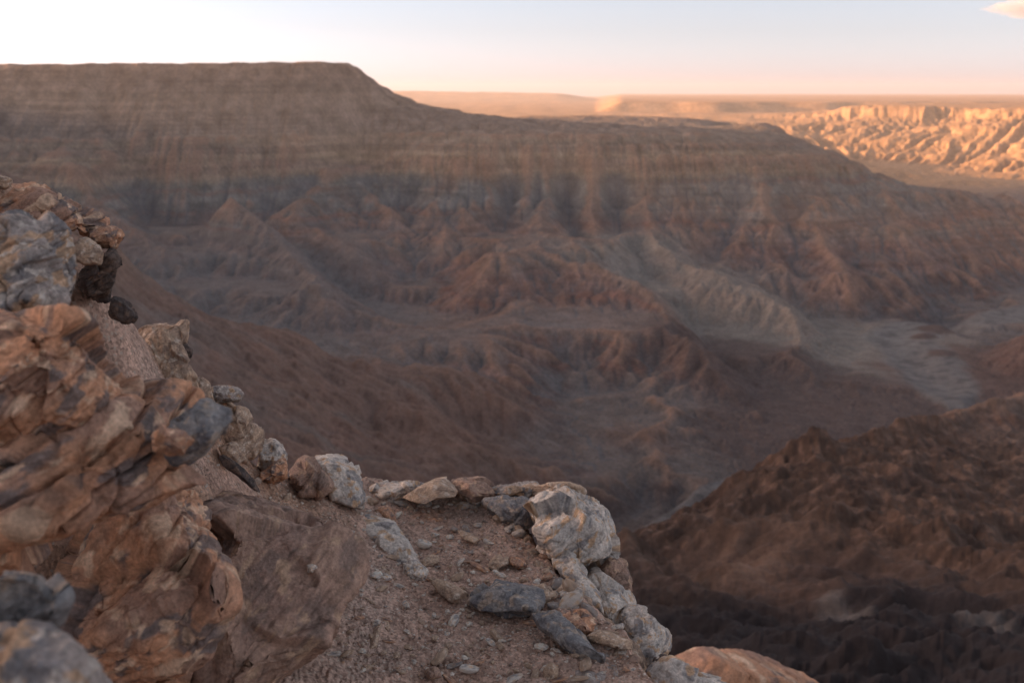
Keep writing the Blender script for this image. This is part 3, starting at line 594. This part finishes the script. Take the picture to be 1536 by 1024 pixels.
ROCKS = [
 # left outcrop against the canyon
 ('rock_chip', [(-20,262),(6,264),(16,268),(20,277),(8,284),(-20,286)], 'small brown block at the very top left end of the outcrop', dict(pal='tan', Y=2.5, thick=.08, cat='rock')),
 ('rock_slab', [(-60,278),(30,281),(62,279),(82,290),(112,301),(150,325),(170,338),(165,350),(130,356),(95,348),(60,342),(0,336),(-60,336)], 'orange jagged slab capping the left outcrop', dict(pal='orange', Y=(2.55,2.4), thick=.34, bed=.5, rough=1.1)),
 ('rock_block', [(130,346),(160,338),(186,344),(187,358),(178,374),(150,370),(134,362)], 'brown overhanging block at the right tip of the capping slab', dict(pal='orange', Y=2.5, thick=.2)),
 ('rock', [(110,360),(130,355),(150,366),(155,380),(150,397),(125,399),(110,390)], 'rounded grey tan stone wedged beneath the brown overhanging block', dict(pal='tan', Y=2.38, thick=.16, chips=8)),
 ('rock_block', [(146,382),(176,370),(183,386),(177,420),(168,454),(140,454),(118,446),(118,420),(132,402)], 'dark brown splintered block under the overhang of the left outcrop', dict(pal='dark', Y=2.46, thick=.3, bed=.6)),
 ('rock', [(160,446),(176,444),(192,455),(206,472),(208,486),(186,482),(165,470)], 'blackish stone just above the right corner of the big patched boulder', dict(pal='dark', Y=2.4, thick=.2)),
 ('boulder', [(-70,326),(0,314),(40,324),(85,348),(108,362),(117,395),(124,428),(112,460),(50,480),(0,490),(-70,500)], 'knobbly grey boulder below the orange capping slab', dict(pal='grey', Y=(1.75,1.6), thick=.45, bed=.25, rough=1.2, cat='boulder')),
 ('boulder', [(-90,462),(0,448),(60,440),(125,438),(165,450),(202,466),(217,492),(221,530),(218,574),(198,604),(150,635),(80,675),(0,715),(-90,745)], 'big blurred boulder with a pale orange patch on its face', dict(pal='orange', Y=(1.5,1.38), thick=.55, rough=1.0, bed=.35, chips=16, cat='boulder')),
 ('rock_slab', [(-90,720),(0,684),(80,648),(150,606),(200,580),(216,560),(252,556),(305,572),(330,590),(325,640),(290,690),(250,735),(190,775),(120,805),(50,842),(0,866),(-90,880)], 'thick orange slab with tilted layers under the patched boulder', dict(pal='orange', Y=(1.52,1.36), thick=.6, bed=.9, rough=1.0, chips=16)),
 ('rock_plate', [(252,640),(285,612),(318,598),(347,597),(344,622),(322,655),(298,690),(262,700),(240,690),(236,660)], 'blue grey plate standing out at the right end of the layered slab', dict(pal='slate', Y=(1.5,1.42), thick=.16, sq=3.5)),
 ('rock', [(226,656),(250,640),(275,648),(292,664),(284,678),(256,684),(234,678)], 'small orange stone lodged against the blue grey plate', dict(pal='orange', Y=1.36, thick=.1, chips=8)),
 ('boulder', [(85,800),(180,772),(255,735),(322,698),(336,760),(334,830),(345,900),(310,1000),(290,1080),(90,1080),(60,960),(92,930),(102,880)], 'rough rust brown rock face beneath the layered slab', dict(pal='orange', Y=(2.0,1.62), thick=.7, rough=1.3, bed=.35, chips=18, cat='boulder')),
 ('boulder', [(326,742),(372,728),(425,752),(470,764),(512,783),(540,812),(547,850),(532,886),(495,910),(470,945),(425,1000),(390,1080),(270,1080),(300,1000),(325,900),(318,820)], 'dusty brown rounded boulder at the left of the gravel ledge', dict(pal='brown', Y=(2.55,1.72), thick=.7, rough=.95, bed=.25, chips=18, cat='boulder')),
 ('rock_block', [(-90,872),(0,864),(50,860),(96,868),(104,895),(96,918),(76,938),(58,968),(0,985),(-90,1000)], 'blue grey block at the lower left edge of the picture', dict(pal='slate', Y=1.08, thick=.35, sq=3.6, chips=9, rough=.8)),
 ('boulder', [(-90,958),(0,946),(60,952),(96,967),(132,990),(168,1022),(186,1070),(180,1130),(-90,1140)], 'smooth grey brown boulder in the bottom left corner', dict(pal='grey', Y=.92, thick=.35, cat='boulder', chips=8, rough=.8)),
 # rim stones between the outcrop and the ledge
 ('rock', [(200,506),(214,491),(245,482),(276,491),(283,503),(276,520),(286,545),(299,572),(302,604),(250,610),(205,575)], 'tan angular rock on the rim with a pale top edge', dict(pal='tan', Y=(2.95,2.8), thick=.32)),
 ('rock_chip', [(270,516),(282,516),(290,526),(288,537),(276,538)], 'dark nub sticking out right of the tan angular rim rock', dict(pal='dark', Y=2.95, thick=.06, chips=6)),
 ('rock', [(292,566),(318,575),(322,600),(318,640),(300,640),(288,600)], 'narrow pinkish rock between the tan rim rock and the grey flat cap', dict(pal='tan', Y=2.95, thick=.2)),
 ('rock_slab', [(308,584),(330,577),(357,578),(367,593),(362,603),(338,605),(314,600)], 'grey flat capstone on the stack of pinkish rim rocks', dict(pal='grey', Y=3.05, thick=.2, sq=3.5)),
 ('rock', [(314,602),(362,600),(376,612),(381,640),(370,664),(340,674),(314,662)], 'pinkish brown rock directly under the grey flat capstone', dict(pal='tan', Y=3.02, thick=.28)),
 ('rock', [(338,652),(384,634),(397,646),(396,668),(386,694),(352,694),(334,684)], 'pinkish rock with a ribbed top above the dark shard', dict(pal='tan', Y=3.02, thick=.26, bed=.4)),
 ('cobble', [(328,670),(350,661),(368,671),(367,688),(356,698),(336,695)], 'round tan cobble just above the dark shard', dict(pal='tan', Y=2.85, thick=.1, chips=5, cat='cobble')),
 ('rock_shard', [(328,686),(334,682),(345,687),(366,704),(381,721),(390,738),(380,735),(356,714),(335,699)], 'long dark shard of rock lying on the rim', dict(pal='dark', Y=2.72, thick=.05, chips=4, rough=.5, sq=2.2)),
 ('rock', [(384,664),(399,657),(415,662),(425,672),(432,690),(419,702),(398,710),(386,702)], 'whitish rock next to the pinkish ribbed rock', dict(pal='pale', Y=3.15, thick=.2)),
 ('rock', [(388,716),(404,700),(425,686),(434,690),(432,712),(419,726),(400,726)], 'pointed orange brown stone leaning against the whitish rock', dict(pal='orange', Y=3.05, thick=.14)),
 ('rock', [(428,694),(440,684),(455,682),(468,690),(492,702),(499,722),(502,748),(485,746),(460,739),(440,732),(428,718)], 'crumbly dark brown rock touching the left side of the tall pale rock', dict(pal='brown', Y=(3.35,3.2), thick=.26, rough=1.3)),
 ('rock', [(464,692),(488,681),(506,683),(523,697),(535,717),(549,752),(541,764),(516,760),(500,744),(494,716),(476,702)], 'tall pale rock with a grey streaked side at the left of the ledge', dict(pal='pale', Y=(3.45,3.25), thick=.26)),
 ('cobble', [(510,766),(516,757),(530,757),(534,767),(524,773)], 'small round orange cobble at the foot of the tall pale rock', dict(pal='orange', thick=.05, chips=4, cat='cobble')),
 ('cobble', [(566,770),(568,758),(580,758),(594,773),(593,786),(580,784)], 'peach coloured cobble at the left back of the ledge', dict(pal='orange', thick=.06, chips=5, cat='cobble')),
 # ledge edge, back row
 ('rock', [(540,752),(552,734),(568,726),(585,720),(600,722),(612,718),(640,722),(640,745),(606,756),(565,758)], 'flat grey white rock along the back edge of the ledge', dict(pal='pale', thick=.3, bed=.4, Y=(3.72,3.52))),
 ('rock_slab', [(604,748),(634,727),(655,716),(672,714),(686,737),(682,746),(652,750),(625,756)], 'tilted slab with a flat grey top and an orange broken edge', dict(pal='tan', Y=(3.62,3.42), thick=.2, sq=4, chips=5, rough=.5)),
 ('rock', [(672,722),(690,715),(712,714),(724,718),(740,732),(744,746),(720,754),(692,748)], 'brown stained rock right of the tilted slab', dict(pal='brown', Y=(3.68,3.48), thick=.22)),
 ('cobble', [(692,742),(704,738),(714,744),(724,752),(716,757),(700,752)], 'smooth whitish cobble in front of the brown stained rock', dict(pal='pale', thick=.05, chips=4, rough=.5, cat='cobble')),
 ('rock', [(734,736),(746,727),(768,726),(790,721),(806,722),(814,727),(800,740),(786,752),(760,748)], 'low brown and grey rock on the far rim right of the brown stained rock', dict(pal='grey', Y=(3.7,3.45), thick=.2)),
 ('rock', [(722,750),(744,738),(770,742),(796,750),(802,778),(798,794),(775,788),(750,780),(734,766)], 'dark faceted rock sunk in the gravel left of the large pale boulder', dict(pal='slate', Y=(3.5,3.3), thick=.2)),
 ('boulder', [(784,754),(796,738),(812,725),(836,726),(862,732),(878,742),(902,755),(917,766),(927,784),(930,815),(927,838),(908,850),(882,860),(864,852),(838,830),(812,806),(797,786)], 'large pale boulder with grey seams at the right end of the ledge', dict(pal='pale', Y=(3.38,2.92), thick=.5, rough=1.1, cat='boulder', bed=.3)),
 ('rock', [(896,850),(926,834),(936,858),(944,884),(934,888),(908,872)], 'brown streaked rock hanging beneath the large pale boulder', dict(pal='brown', Y=3.12, thick=.2)),
 ('rock_slab', [(826,828),(846,822),(862,842),(880,868),(897,900),(910,924),(886,922),(864,894),(844,868),(830,848)], 'narrow whitish blade of rock running down from the large pale boulder', dict(pal='pale', Y=(3.1,2.85), thick=.12, chips=6)),
 ('rock', [(812,900),(832,882),(850,869),(870,878),(888,905),(876,922),(850,918),(826,908)], 'tan wedge shaped rock left of the narrow whitish blade', dict(pal='tan', Y=(2.98,2.78), thick=.15)),
 ('rock', [(860,862),(890,850),(918,862),(936,882),(952,902),(958,940),(940,975),(915,950),(892,915),(874,890)], 'pale grey rock below the large pale boulder on the drop edge', dict(pal='pale', Y=(3.05,2.85), thick=.36)),
 ('rock', [(922,912),(955,906),(984,926),(1002,950),(1006,990),(1000,1040),(965,1020),(944,970),(930,940)], 'grey white rock with dark grooves at the lower right rim', dict(pal='pale', Y=(2.9,2.68), thick=.28, bed=.5)),
 ('rock', [(700,908),(718,890),(748,868),(765,869),(800,877),(818,888),(815,906),(804,930),(776,928),(744,920),(718,914)], 'dark blue grey slate lump in the middle of the ledge', dict(pal='slate', Y=(2.86,2.64), thick=.16, chips=10)),
 ('rock', [(832,940),(848,920),(874,912),(897,929),(892,944),(876,960),(856,954)], 'orange blocky stone near the lower right rim', dict(pal='orange', thick=.12)),
 ('rock', [(796,920),(815,914),(842,933),(868,954),(898,980),(909,996),(880,990),(848,970),(812,945)], 'long grey stone slanting down beside the orange blocky stone', dict(pal='slate', thick=.1, chips=6)),
 ('rock', [(878,950),(898,943),(922,950),(948,962),(948,975),(920,970),(894,962)], 'flat two toned tan and grey stone right of the long grey stone', dict(pal='tan', thick=.07, chips=6)),
 ('rock_slab', [(806,990),(850,968),(900,988),(932,1000),(948,1030),(960,1090),(820,1090),(800,1030)], 'broad grey slab at the bottom edge of the picture', dict(pal='grey', Y=(2.62,2.25), thick=.2, rough=.6)),
 ('cobble', [(812,1012),(816,998),(826,992),(838,1001),(838,1018),(826,1028),(816,1026)], 'egg shaped tan cobble on the broad grey slab', dict(pal='tan', Y=2.42, thick=.07, chips=4, cat='cobble')),
 ('rock_block', [(978,986),(1000,980),(1006,1000),(992,1014),(976,1008)], 'dark broken block below the grooved grey white rock', dict(pal='dark', Y=2.62, thick=.12)),
 ('rock', [(972,1006),(1002,984),(1026,987),(1054,1004),(1090,1024),(1130,1090),(1000,1110),(966,1050)], 'pale speckled rock at the bottom of the ledge rim', dict(pal='pale', Y=(2.6,2.4), thick=.3)),
 ('rock_slab', [(514,772),(548,772),(590,782),(600,800),(619,838),(606,846),(576,836),(556,806),(530,790)], 'smooth pale grey slab bedded in the left side of the ledge', dict(pal='pale', Y=(3.4,3.02), thick=.12, chips=5, rough=.6)),
 ('rock', [(606,838),(622,842),(644,864),(634,874),(604,868)], 'pale lump at the foot of the smooth pale grey slab', dict(pal='pale', thick=.08)),
 ('rock', [(640,864),(656,868),(682,885),(704,898),(694,906),(674,905),(654,890)], 'long peach stone with a dark shadow under it left of the slate lump', dict(pal='tan', thick=.06, chips=6)),
 ('rock', [(543,866),(562,854),(592,864),(584,873),(552,875)], 'whitish stone beside the dusty brown boulder', dict(pal='pale', thick=.08, chips=6)),
 ('flat_stone', [(631,846),(644,831),(654,831),(660,840),(650,848),(636,849)], 'fan shaped tan flake on the open gravel', dict(pal='tan', thick=.03, chips=5, cat='stone')),
 ('flat_stone', [(686,794),(700,798),(722,810),(714,816),(696,808)], 'leaf shaped tan flake near the middle of the ledge', dict(pal='tan', thick=.03, chips=5, cat='stone')),
 ('flat_stone', [(732,850),(742,836),(760,834),(764,843),(752,848),(740,856)], 'curved tan stone above the slate lump', dict(pal='tan', thick=.04, chips=5, cat='stone')),
 ('flat_stone', [(764,834),(786,838),(790,848),(776,854),(766,846)], 'orange tinted angular stone right of the curved tan stone', dict(pal='orange', thick=.05, chips=7, cat='stone')),
 ('flat_stone', [(556,1006),(566,998),(612,996),(624,1024),(630,1070),(556,1070)], 'blue grey flat stone at the bottom of the gravel', dict(pal='slate', Y=2.46, thick=.1, chips=6, cat='stone')),
 ('cobble', [(530,1002),(545,994),(566,996),(566,1006),(548,1013)], 'brown cobble left of the blue grey flat stone', dict(pal='tan', thick=.05, chips=5, cat='cobble')),
 ('cobble', [(636,1004),(650,998),(662,1004),(662,1016),(646,1020)], 'brown cobble right of the blue grey flat stone', dict(pal='brown', thick=.06, chips=5, cat='cobble')),
 ('cobble', [(560,940),(572,926),(584,930),(586,944),(574,946)], 'heart shaped brown cobble low on the gravel', dict(pal='tan', thick=.05, chips=5, cat='cobble')),
 ('rock_shard', [(548,976),(566,935),(572,934),(568,958),(562,978)], 'upright brown sliver in the lower gravel', dict(pal='tan', thick=.04, chips=4, cat='stone')),
 ('flat_stone', [(838,888),(850,880),(858,888),(852,896),(842,896)], 'little white stone perched on the tan wedge shaped rock', dict(pal='pale', thick=.02, chips=4, cat='stone')),
 ('cobble', [(458,848),(466,844),(476,848),(478,856),(468,861),(459,857)], 'cream coloured round stone on the dusty brown boulder', dict(pal='pale', Y=2.22, thick=.04, chips=3, cat='cobble')),
 ('rock', [(890,838),(926,828),(940,862),(952,900),(962,960),(930,940),(905,890)], 'shadowed brown rock face behind the pale grey rock on the drop edge', dict(pal='brown', Y=(3.2,3.05), thick=.4, bed=.6)),
 ('rock', [(780,732),(800,722),(842,722),(866,728),(880,744),(850,752),(810,750)], 'crumpled brown and white rock along the top of the large pale boulder', dict(pal='tan', Y=3.55, thick=.22)),
 ('rock', [(560,800),(596,806),(628,850),(650,880),(630,886),(596,856),(570,826)], 'long low whitish ridge of bedrock beside the smooth pale grey slab', dict(pal='pale', Y=(3.2,2.92), thick=.1, rough=.8)),
 ('rock', [(850,920),(885,918),(925,944),(955,980),(975,1030),(940,1040),(900,985),(868,950)], 'brown and grey bedrock strip between the orange blocky stone and the rim', dict(pal='tan', Y=(2.85,2.6), thick=.14)),
 ('rock', [(800,880),(816,874),(832,884),(836,896),(820,910),(806,902)], 'small pale brown stone touching the right end of the slate lump', dict(pal='tan', thick=.08)),
 ('crag', [(860,1010),(960,992),(1010,984),(1060,974),(1110,972),(1160,984),(1210,1004),(1250,1060),(1280,1180),(1280,1300),(900,1300),(840,1120)], 'orange crag below the ledge at the bottom of the picture', dict(pal='orange', Y=(8.5,8.0), thick=2.0, rough=.7, bed=.4, chips=5, cat='crag')),
]
for i, (nm, pts, lab, kw) in enumerate(ROCKS):
    rock(nm, pts, lab, seed=200+i*37, **kw)
log('rocks')
# ------------------------------------------------------------ loose pebbles: three dozen shapes, each pebble an object of its own
# the small cloud in the upper right corner
def cloud():
    bm = bmesh.new(); bmesh.ops.create_icosphere(bm, subdivisions=5, radius=1.0); v = np.array([q.co[:] for q in bm.verts]); f = np.array([[q.index for q in a.verts] for a in bm.faces]); bm.free()
    v = v*(1 + .8*fbm3(v, 1.3, 4, 71) + .3*fbm3(v, 4, 3, 72))[:,None]*np.array([720, 380, 170])
    m = bpy.data.materials.new('cloud_vapour'); m.use_nodes = True; nt = m.node_tree; nt.nodes.clear()
    o_ = nt.nodes.new('ShaderNodeOutputMaterial'); pv = nt.nodes.new('ShaderNodeVolumePrincipled'); nt.links.new(pv.outputs[0], o_.inputs['Volume'])
    pv.inputs['Color'].default_value = (.98,.96,.95,1); pv.inputs['Density'].default_value = .0022; pv.inputs['Anisotropy'].default_value = .3
    o = mesh_obj('cloud', v, f, m); o.location = P(1545, 14, 20000); structure(o)
cloud()
rn = np.random.default_rng(5)
def pebble_shape(seed, k=2):
    bm = bmesh.new(); bmesh.ops.create_icosphere(bm, subdivisions=3, radius=1.0); v = np.array([q.co[:] for q in bm.verts]); f = np.array([[q.index for q in a.verts] for a in bm.faces]); bm.free()
    r2 = np.random.default_rng(seed)
    for i in range(7):
        dr = r2.normal(size=3); dr /= np.linalg.norm(dr); pr = v@dr; lim = r2.uniform(.55,.85); v = v - np.maximum(0, pr-lim)[:,None]*dr*.95
    v = v*np.array([1, r2.uniform(.6,.9), r2.uniform(.4,.65)]); v += v*(.12*fbm3(v, 1.3, 3, seed))[:,None]
    return v, f
KIND = [('pale', 'small whitish pebble lying loose on the brown gravel', 'whitish pebbles on the ledge'), ('tan', 'small tan pebble lying loose on the brown gravel', 'tan pebbles on the ledge'), ('grey', 'small grey pebble lying loose on the brown gravel', 'grey pebbles on the ledge')]
protos = []
for k in range(3):
    for j in range(6):
        v, f = pebble_shape(900+k*10+j); c = paint(v, 2.2, KIND[k][0], 50+j+k*10)*(1.35 if k == 0 else 1.15)
        me = mesh_obj('pebble', v, f, MAT_ROCK, colour=np.clip(c, 0, .75)); protos.append(me)
cnt = [0]*3; placed = []; tries = 0
LEDGE_VIEW = [P(u, v, Yg(v))[:2] for u, v in [(560,762),(690,745),(800,790),(880,880),(960,980),(1000,1040),(480,1040),(520,930),(560,880),(540,800)]]
BANK = [(2,345,700,.0)]
while len(placed) < 285 and tries < 20000:
    tries += 1
    u = rn.uniform(430, 1000); vv = rn.uniform(725, 1022)
    X3 = P(u, vv, Yg(vv)); xs, ys = X3[0], X3[1]
    if not inside_poly(np.array([xs]), np.array([ys]), LEDGE_VIEW)[0] and not (u < 560 and 760 < vv < 1022 and rn.random() < .3): continue
    if fbm2(np.array([xs/.3]), np.array([ys/.3]), 2, 300)[0] < rn.uniform(-.5, .35): continue
    k = rn.choice(3, p=[.45,.38,.17]); s = float(np.clip(rn.lognormal(math.log(.009), .55), .004, .034))
    if any((xs-a)**2+(ys-b)**2 < (s+c)**2*.7 for a, b, c in placed): continue
    z_ = ledge(np.array([xs]), np.array([ys]))[0][0]
    src = protos[k*6+rn.integers(6)]; first = 'label' not in src
    o = src if first else src.copy()
    if not first: col.objects.link(o)
    o.location = (xs, ys, z_ + s*.45); o.scale = (s*rn.uniform(.9,1.5), s, s*rn.uniform(.8,1.2)); o.rotation_euler = (rn.uniform(-.4,.4), rn.uniform(-.4,.4), rn.uniform(0,6.28))
    tag(o, KIND[k][1], 'pebble', KIND[k][2]); placed.append((xs, ys, s))
for p_ in protos:
    if 'label' not in p_: bpy.data.objects.remove(p_)
chip_src = []
for j in range(8):
    v, f = pebble_shape(1500+j); v = v*np.array([1,.9,.45]); c = paint(v, 2.2, ('tan','orange','grey','tan','brown','pale','tan','orange')[j], 450+j)*1.1
    chip_src.append(mesh_obj('flat_stone', v, f, MAT_ROCK, colour=np.clip(c, 0, .75)))
nc = 0
while nc < 95:
    u = rn.uniform(440, 980); vv = rn.uniform(745, 1020); X3 = P(u, vv, Yg(vv)); xs, ys = X3[0], X3[1]
    if not inside_poly(np.array([xs]), np.array([ys]), LEDGE_VIEW)[0]: continue
    s = float(np.clip(rn.lognormal(math.log(.016), .4), .008, .034))
    if any((xs-a)**2+(ys-b)**2 < (s+c)**2*.6 for a, b, c in placed): continue
    z_ = ledge(np.array([xs]), np.array([ys]))[0][0]; src = chip_src[rn.integers(8)]; first = 'label' not in src
    o = src if first else src.copy()
    if not first: col.objects.link(o)
    o.location = (xs, ys, z_ + s*.12); o.scale = (s*rn.uniform(.9,1.7), s*rn.uniform(.6,1), s); o.rotation_euler = (rn.uniform(-.35,.35), rn.uniform(-.35,.35), rn.uniform(0,6.28))
    tag(o, 'thin angular chip of rock half buried in the gravel', 'stone chip', 'angular chips in the gravel'); placed.append((xs, ys, s)); nc += 1
for p_ in chip_src:
    if 'label' not in p_: bpy.data.objects.remove(p_)
rub = []
for j in range(6):
    v, f = pebble_shape(1700+j); c = paint(v, 2.2, ('pale','tan','pale','grey','orange','tan')[j], 650+j)
    rub.append(mesh_obj('rubble_stone', v, f, MAT_ROCK, colour=np.clip(c, 0, .75)))
RIM = [P(u, v, Yg(v)-.02) for u, v in [(556,752),(600,748),(690,748),(740,766),(785,800),(815,845),(850,895),(885,925),(920,960),(945,1000)]]
for n_ in range(70):
    k = rn.uniform(0, len(RIM)-1.001); i0 = int(k); q = [RIM[i0][a]*(1-k+i0) + RIM[i0+1][a]*(k-i0) for a in range(2)]
    xs, ys = q[0] + rn.normal(0, .022), q[1] + rn.normal(0, .03); s = float(np.clip(rn.lognormal(math.log(.02), .4), .01, .045))
    z_ = ledge(np.array([xs]), np.array([ys]))[0][0]
    if z_ < -1.8: continue
    src = rub[rn.integers(6)]; first = 'label' not in src; o = src if first else src.copy()
    if not first: col.objects.link(o)
    o.location = (xs, ys, z_ + s*.15); o.scale = (s*rn.uniform(.8,1.5), s, s*rn.uniform(.8,1.3)); o.rotation_euler = (rn.uniform(-.5,.5), rn.uniform(-.5,.5), rn.uniform(0,6.28))
    tag(o, 'broken stone wedged against the rocks that line the ledge rim', 'stone', 'rubble along the ledge rim')
for p_ in rub:
    if 'label' not in p_: bpy.data.objects.remove(p_)
# grit: far too many grains to count
gv_, gf_, gc_ = [], [], []; base = 0; shapes = []
for j in range(8):
    bm = bmesh.new(); bmesh.ops.create_icosphere(bm, subdivisions=1, radius=1.0); v = np.array([q.co[:] for q in bm.verts]); f = np.array([[q.index for q in a.verts] for a in bm.faces]); bm.free()
    shapes.append((v*rn.uniform(.7,1.2,(len(v),1))*np.array([1,.75,.5]), f))
ng = 15000; uu = rn.uniform(300, 1010, ng); vv = rn.uniform(700, 1023, ng)
pw = np.array([P(a, b, Yg(b)) for a, b in zip(uu, vv)]); gx_, gy_ = pw[:,0], pw[:,1]; gz, gi = ledge(gx_, gy_)
keep = gi & (fbm2(gx_/.15, gy_/.15, 3, 301) > rn.uniform(-.6,.3,ng))
gcol = np.array([(.62,.54,.47),(.40,.31,.25),(.34,.24,.18),(.25,.19,.16),(.36,.23,.155),(.50,.43,.37),(.30,.20,.15),(.28,.19,.145)])
for a, b, c in zip(gx_[keep], gy_[keep], gz[keep]):
    v, f = shapes[rn.integers(8)]; s = rn.lognormal(math.log(.0026), .5); t = rn.uniform(0, 6.28); ct, st_ = math.cos(t), math.sin(t)
    w_ = v*s; gv_.append(np.stack([w_[:,0]*ct-w_[:,1]*st_+a, w_[:,0]*st_+w_[:,1]*ct+b, w_[:,2]+c+s*.2], 1)); gf_.append(f+base); base += len(v)
    gc_.append(np.tile(gcol[rn.integers(8)], (len(v), 1)))
gr_ = mesh_obj('gravel', np.concatenate(gv_), np.concatenate(gf_), MAT_ROCK, smooth=False, colour=np.concatenate(gc_)); gr_['kind'] = 'stuff'
log('pebbles %d' % len(placed))
# ------------------------------------------------------------ camera, sky, sun, haze
SUN_EL, SUN_AZ = R(7.5), R(-77)        # azimuth from the view direction, negative = to the left
sc_ = bpy.context.scene
cam = bpy.data.cameras.new('camera'); co = bpy.data.objects.new('camera', cam); col.objects.link(co); sc_.camera = co
cam.sensor_width = 36; cam.lens = 36*F/1536; co.location = (0, 0, 0); co.rotation_euler = (R(90) - PITCH, 0, 0)
cam.clip_start = .05; cam.clip_end = 200000
cam.dof.use_dof = True; cam.dof.focus_distance = 3.1; cam.dof.aperture_fstop = 4.3
su = bpy.data.lights.new('sun', 'SUN'); so = bpy.data.objects.new('sun', su); col.objects.link(so)
su.energy = 5.0; su.angle = R(.6); su.color = (1, .53, .23)
d = Vector((math.sin(SUN_AZ)*math.cos(SUN_EL), math.cos(SUN_AZ)*math.cos(SUN_EL), math.sin(SUN_EL)))
so.rotation_euler = d.to_track_quat('Z', 'Y').to_euler(); so.location = (-40, 0, 30)
wd = bpy.data.worlds.new('World'); sc_.world = wd; wd.use_nodes = True; nt = wd.node_tree; nt.nodes.clear(); L = nt.links.new
out = nt.nodes.new('ShaderNodeOutputWorld'); bg = nt.nodes.new('ShaderNodeBackground'); L(bg.outputs[0], out.inputs[0])
sk = nt.nodes.new('ShaderNodeTexSky'); sk.sky_type = 'NISHITA'; sk.sun_disc = False; sk.sun_elevation = SUN_EL; sk.sun_rotation = SUN_AZ
sk.air_density = 1.0; sk.dust_density = .7; sk.ozone_density = 1.0
tint = nt.nodes.new('ShaderNodeMix'); tint.data_type = 'RGBA'; tint.blend_type = 'MULTIPLY'; tint.inputs[0].default_value = 1
hs = nt.nodes.new('ShaderNodeHueSaturation'); hs.inputs['Saturation'].default_value = .28; L(sk.outputs[0], hs.inputs['Color'])
tint.inputs[7].default_value = (.99, .97, 1.05, 1); L(hs.outputs[0], tint.inputs[6])
# the low sky is paler and brighter than the dome overhead
wc = nt.nodes.new('ShaderNodeTexCoord'); sx = nt.nodes.new('ShaderNodeSeparateXYZ'); L(wc.outputs['Generated'], sx.inputs[0])
cr_ = nt.nodes.new('ShaderNodeValToRGB'); L(sx.outputs['Z'], cr_.inputs[0]); e = cr_.color_ramp.elements
e[0].position = 0; e[0].color = (.95, .92, .99, 1); e[1].position = .75; e[1].color = (.95, .95, .95, 1)
q = e.new(.035); q.color = (.87, .9, .99, 1); q = e.new(.095); q.color = (.79, .86, .98, 1); q = e.new(.25); q.color = (1.2, 1.18, 1.18, 1)
t2 = nt.nodes.new('ShaderNodeMix'); t2.data_type = 'RGBA'; t2.blend_type = 'MULTIPLY'; t2.inputs[0].default_value = 1; L(tint.outputs[2], t2.inputs[6]); L(cr_.outputs[0], t2.inputs[7])
# warm glow of the low sun round its place in the sky
nv = nt.nodes.new('ShaderNodeVectorMath'); nv.operation = 'DOT_PRODUCT'; L(wc.outputs['Generated'], nv.inputs[0]); nv.inputs[1].default_value = tuple(d)
ma = nt.nodes.new('ShaderNodeMath'); ma.operation = 'MAXIMUM'; ma.inputs[1].default_value = 0; L(nv.outputs['Value'], ma.inputs[0])
pw_ = nt.nodes.new('ShaderNodeMath'); pw_.operation = 'POWER'; pw_.inputs[1].default_value = 17; L(ma.outputs[0], pw_.inputs[0])
gl = nt.nodes.new('ShaderNodeVectorMath'); gl.operation = 'SCALE'; gl.inputs[0].default_value = (38, 24, 16); L(pw_.outputs[0], gl.inputs['Scale'])
ag = nt.nodes.new('ShaderNodeVectorMath'); ag.operation = 'ADD'; L(t2.outputs[2], ag.inputs[0]); L(gl.outputs[0], ag.inputs[1])
L(ag.outputs[0], bg.inputs[0]); bg.inputs[1].default_value = .1
sc_.view_settings.view_transform = 'Standard'; sc_.view_settings.look = 'None'; sc_.view_settings.exposure = 1.5; sc_.view_settings.gamma = 1
HAZE_DENSITY = 2.2e-5
def box_mesh(name, a, b, mat):
    (x0,y0,z0),(x1,y1,z1) = a, b
    v = [(x0,y0,z0),(x1,y0,z0),(x1,y1,z0),(x0,y1,z0),(x0,y0,z1),(x1,y0,z1),(x1,y1,z1),(x0,y1,z1)]
    f = [(0,3,2,1),(4,5,6,7),(0,1,5,4),(1,2,6,5),(2,3,7,6),(3,0,4,7)]
    return mesh_obj(name, v, f, mat, smooth=False)
hm = bpy.data.materials.new('haze_air'); hm.use_nodes = True; hn = hm.node_tree; hn.nodes.clear()
ho = hn.nodes.new('ShaderNodeOutputMaterial'); pv = hn.nodes.new('ShaderNodeVolumePrincipled'); hn.links.new(pv.outputs[0], ho.inputs['Volume'])
pv.inputs['Color'].default_value = (.80, .79, .85, 1); pv.inputs['Density'].default_value = HAZE_DENSITY; pv.inputs['Anisotropy'].default_value = .2
hz = box_mesh('haze', (-39000,-39000,float(z.min())-1.5), (39000,39000,float(z.max())+3), hm); hz['kind'] = 'stuff'
sc_.cycles.volume_bounces = 1; sc_.cycles.max_bounces = 6
